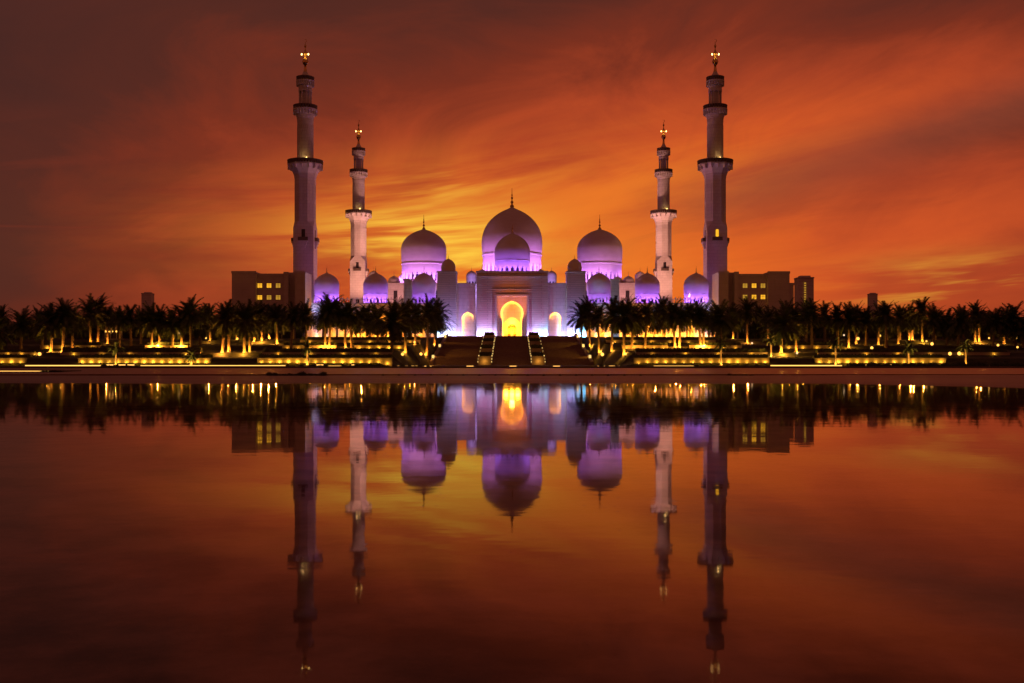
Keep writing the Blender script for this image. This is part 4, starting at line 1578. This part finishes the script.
# young palms in front, floodlit whole
young_crowns = [palm_crown(91 + i, 1.75, 24, 1.2).build('crown', M['leaf']) for i in range(2)]
ytrunk = palm_trunk(3.0, .20, .14, 0, 9).build('trunk', M['trunk'], smooth=30)
yc, yt = [o.data for o in young_crowns], ytrunk.data
for o in young_crowns + [ytrunk]:
    bpy.data.objects.remove(o)
for i, (px, pyt, pyf, nm) in enumerate(((116, 341, 362, 'below the lit pavilion'), (191.5, 349, 363, 'beneath the lone distant tower'), (307.5, 341, 362, 'before the ledgeside annexe'),
                                         (721, 337, 362.5, 'before the towerside annexe'), (835.5, 336, 363, 'beneath the striplit tower'), (908.5, 341, 361, 'beneath the slim grey tower'),
                                         (965.5, 338, 358, 'past the slim grey tower'), (771, 333, 353, 'between the towerside annexe and the striplit tower'))):
    D = 178 if pyf > 355 else 199
    x = X(px, D)
    z0 = ground_z(x, D)
    h = Z(pyt, D) - z0 - 1.25
    root = empty('young_palm', (x, D, z0 - .05))
    tag(root, 'small floodlit young palm standing ' + nm, 'palm tree', 'young palms by the lowest wall')
    t = bpy.data.objects.new('trunk', yt)
    sc.collection.objects.link(t)
    t.parent = root
    t.scale = (1, 1, h / 3.0)
    c = bpy.data.objects.new('crown', yc[i % 2])
    sc.collection.objects.link(c)
    c.parent = root
    c.location = (0, 0, h + .1)
    c.rotation_euler = (0, 0, i)
    lens_fixture('palm_uplight', (x, D - .7, z0 - .03), 'uplight at the foot of the young palm ' + nm, 'ground lamp', 'uplights at the young palms', 260, .08, (1.0, .48, .06))
    spot((x, D - 2.6, z0 + .2), (x, D, z0 + h), 1300, (1.0, .50, .08), 60, .8, .1, root, 'palm_spot').location = (0, -2.6, .3)

# ------------------------------------------------------------------ lamp posts
def lamp_post(px, py, D, pale, lab, k=1.0):
    x = X(px, D)
    z0 = ground_z(x, D)
    zl = Z(py, D)
    h = max(zl - z0, .6)
    root = empty('lamp_post', (x, D, z0 - .03))
    tag(root, lab, 'street lamp', 'small lamps among the palms')
    MB().lathe([(.12, 0), (.12, .12), (.05, .2), (.04, h - .2), (.10, h - .16)], 8).build('pole', M['steel'], root)
    r = .26 * k
    MB().lathe([(.03, h - r), (r * .7, h - r * .7), (r, h), (r * .7, h + r * .7), (.03, h + r)], 12).build('globe', M['globe_white' if pale else 'globe'], root, smooth=60)


LAMPS = [(39.5, 354.5, 196, 0, 'at the end of the second-tier wall behind the ledge', 1.3), (73.5, 333, 262, 1, 'above the lit ledge', .8), (131, 328.5, 262, 1, 'just past the lit pavilion', .9), (155.5, 328.5, 262, 1, 'below the lone distant tower, stairward of a pair', .9),
         (179, 333, 262, 1, 'past the lone distant tower', .9), (173, 348, 225, 0, 'low on the third tier by the lone distant tower', .9), (206, 338, 262, 0, 'midway from the lone distant tower to the annexe', .9), (237.5, 338.5, 262, 0, 'before the edge of the ledgeside annexe', 1.1),
         (858, 338.5, 250, 0, 'brightest between the two towers', 1.5), (871.8, 347.8, 225, 0, 'low beneath the slim grey tower', 1.3), (844, 335, 262, 1, 'high beside the striplit tower', .9), (880, 335.5, 262, 0, 'high beneath the slim grey tower', 1.0),
         (926.5, 341, 240, 0, 'smaller of the pair past the slim grey tower', .8), (932, 343.7, 235, 0, 'larger of the pair past the slim grey tower', 1.4), (950, 353.5, 197, 0, 'stairward of the low pair by the last young palm', 1.3), (959.3, 353.3, 197, 0, 'outer of the low pair by the last young palm', 1.4),
         (998, 345, 235, 0, 'low at the far end of the palms', 1.1), (1018, 338, 255, 0, 'highest at the far end of the palms', 1.5), (1017.5, 347, 230, 0, 'beneath the highest lamp at the far end', .9), (989, 338, 255, 0, 'reddish halfway to the far end', .8),
         (612.5, 343.0, 240, 0, 'beside the stairs on the tower side, higher', 1.0), (602.3, 354.2, 197, 0, 'beside the stairs on the tower side, lower', 1.3), (421, 353.8, 197, 0, 'beside the stairs on the ledge side, lower', 1.1), (414.5, 342.0, 240, 0, 'beside the stairs on the ledge side, higher', .9),
         (402.5, 354.0, 197, 0, 'foremost before the ledgeside palms by the stairs', 1.1), (346, 347.5, 225, 0, 'before the ledgeside arcade', 1.0), (625.5, 353.6, 197, 0, 'second outward at the lower wall, tower side', .8), (797, 353, 197, 1, 'below the edge of the striplit tower', .8), (752, 343, 240, 1, 'before the towerside annexe', .9)]
for px, py, D, pale, nm, k in LAMPS:
    lamp_post(px, py, D, pale, 'small %s globe lamp ' % ('pale' if pale else 'amber') + nm, k)

# lit pavilion among the palms on the ledge side
D = 285
xp = X(113, D)
zg = ground_z(xp, D)
root = empty('pavilion', (xp, D, zg))
tag(root, 'small open pavilion glowing with a row of lamps among palms', 'pavilion')
MB().box(-2.6, 2.6, 0, 4, -.3, .25).build('platform', M['wall'], root)
for sx in (-2.3, -.8, .8, 2.3):
    MB().box(sx - .12, sx + .12, .2, .44, .25, 2.6).build('post', M['wall'], root)
MB().lathe([(4.1, 2.6), (4.2, 2.75), (2.0, 4.3), (.2, 6.0), (.05, 6.6)], 4, 0, 2, pi / 4).build('roof', M['trunk'], root)
for i in range(5):
    MB().lathe([(.03, 2.0), (.2, 2.08), (.24, 2.25), (.14, 2.4), (.03, 2.5)], 8).build('lantern', M['globe'], root, loc=(-1.9 + i * .95, -.1, 0))
point((0, -.6, 3.4), 60, WARM, .1, root, 'lamp_light')
point((0, 2, 1.4), 60, WARM, .1, root, 'lamp_light')
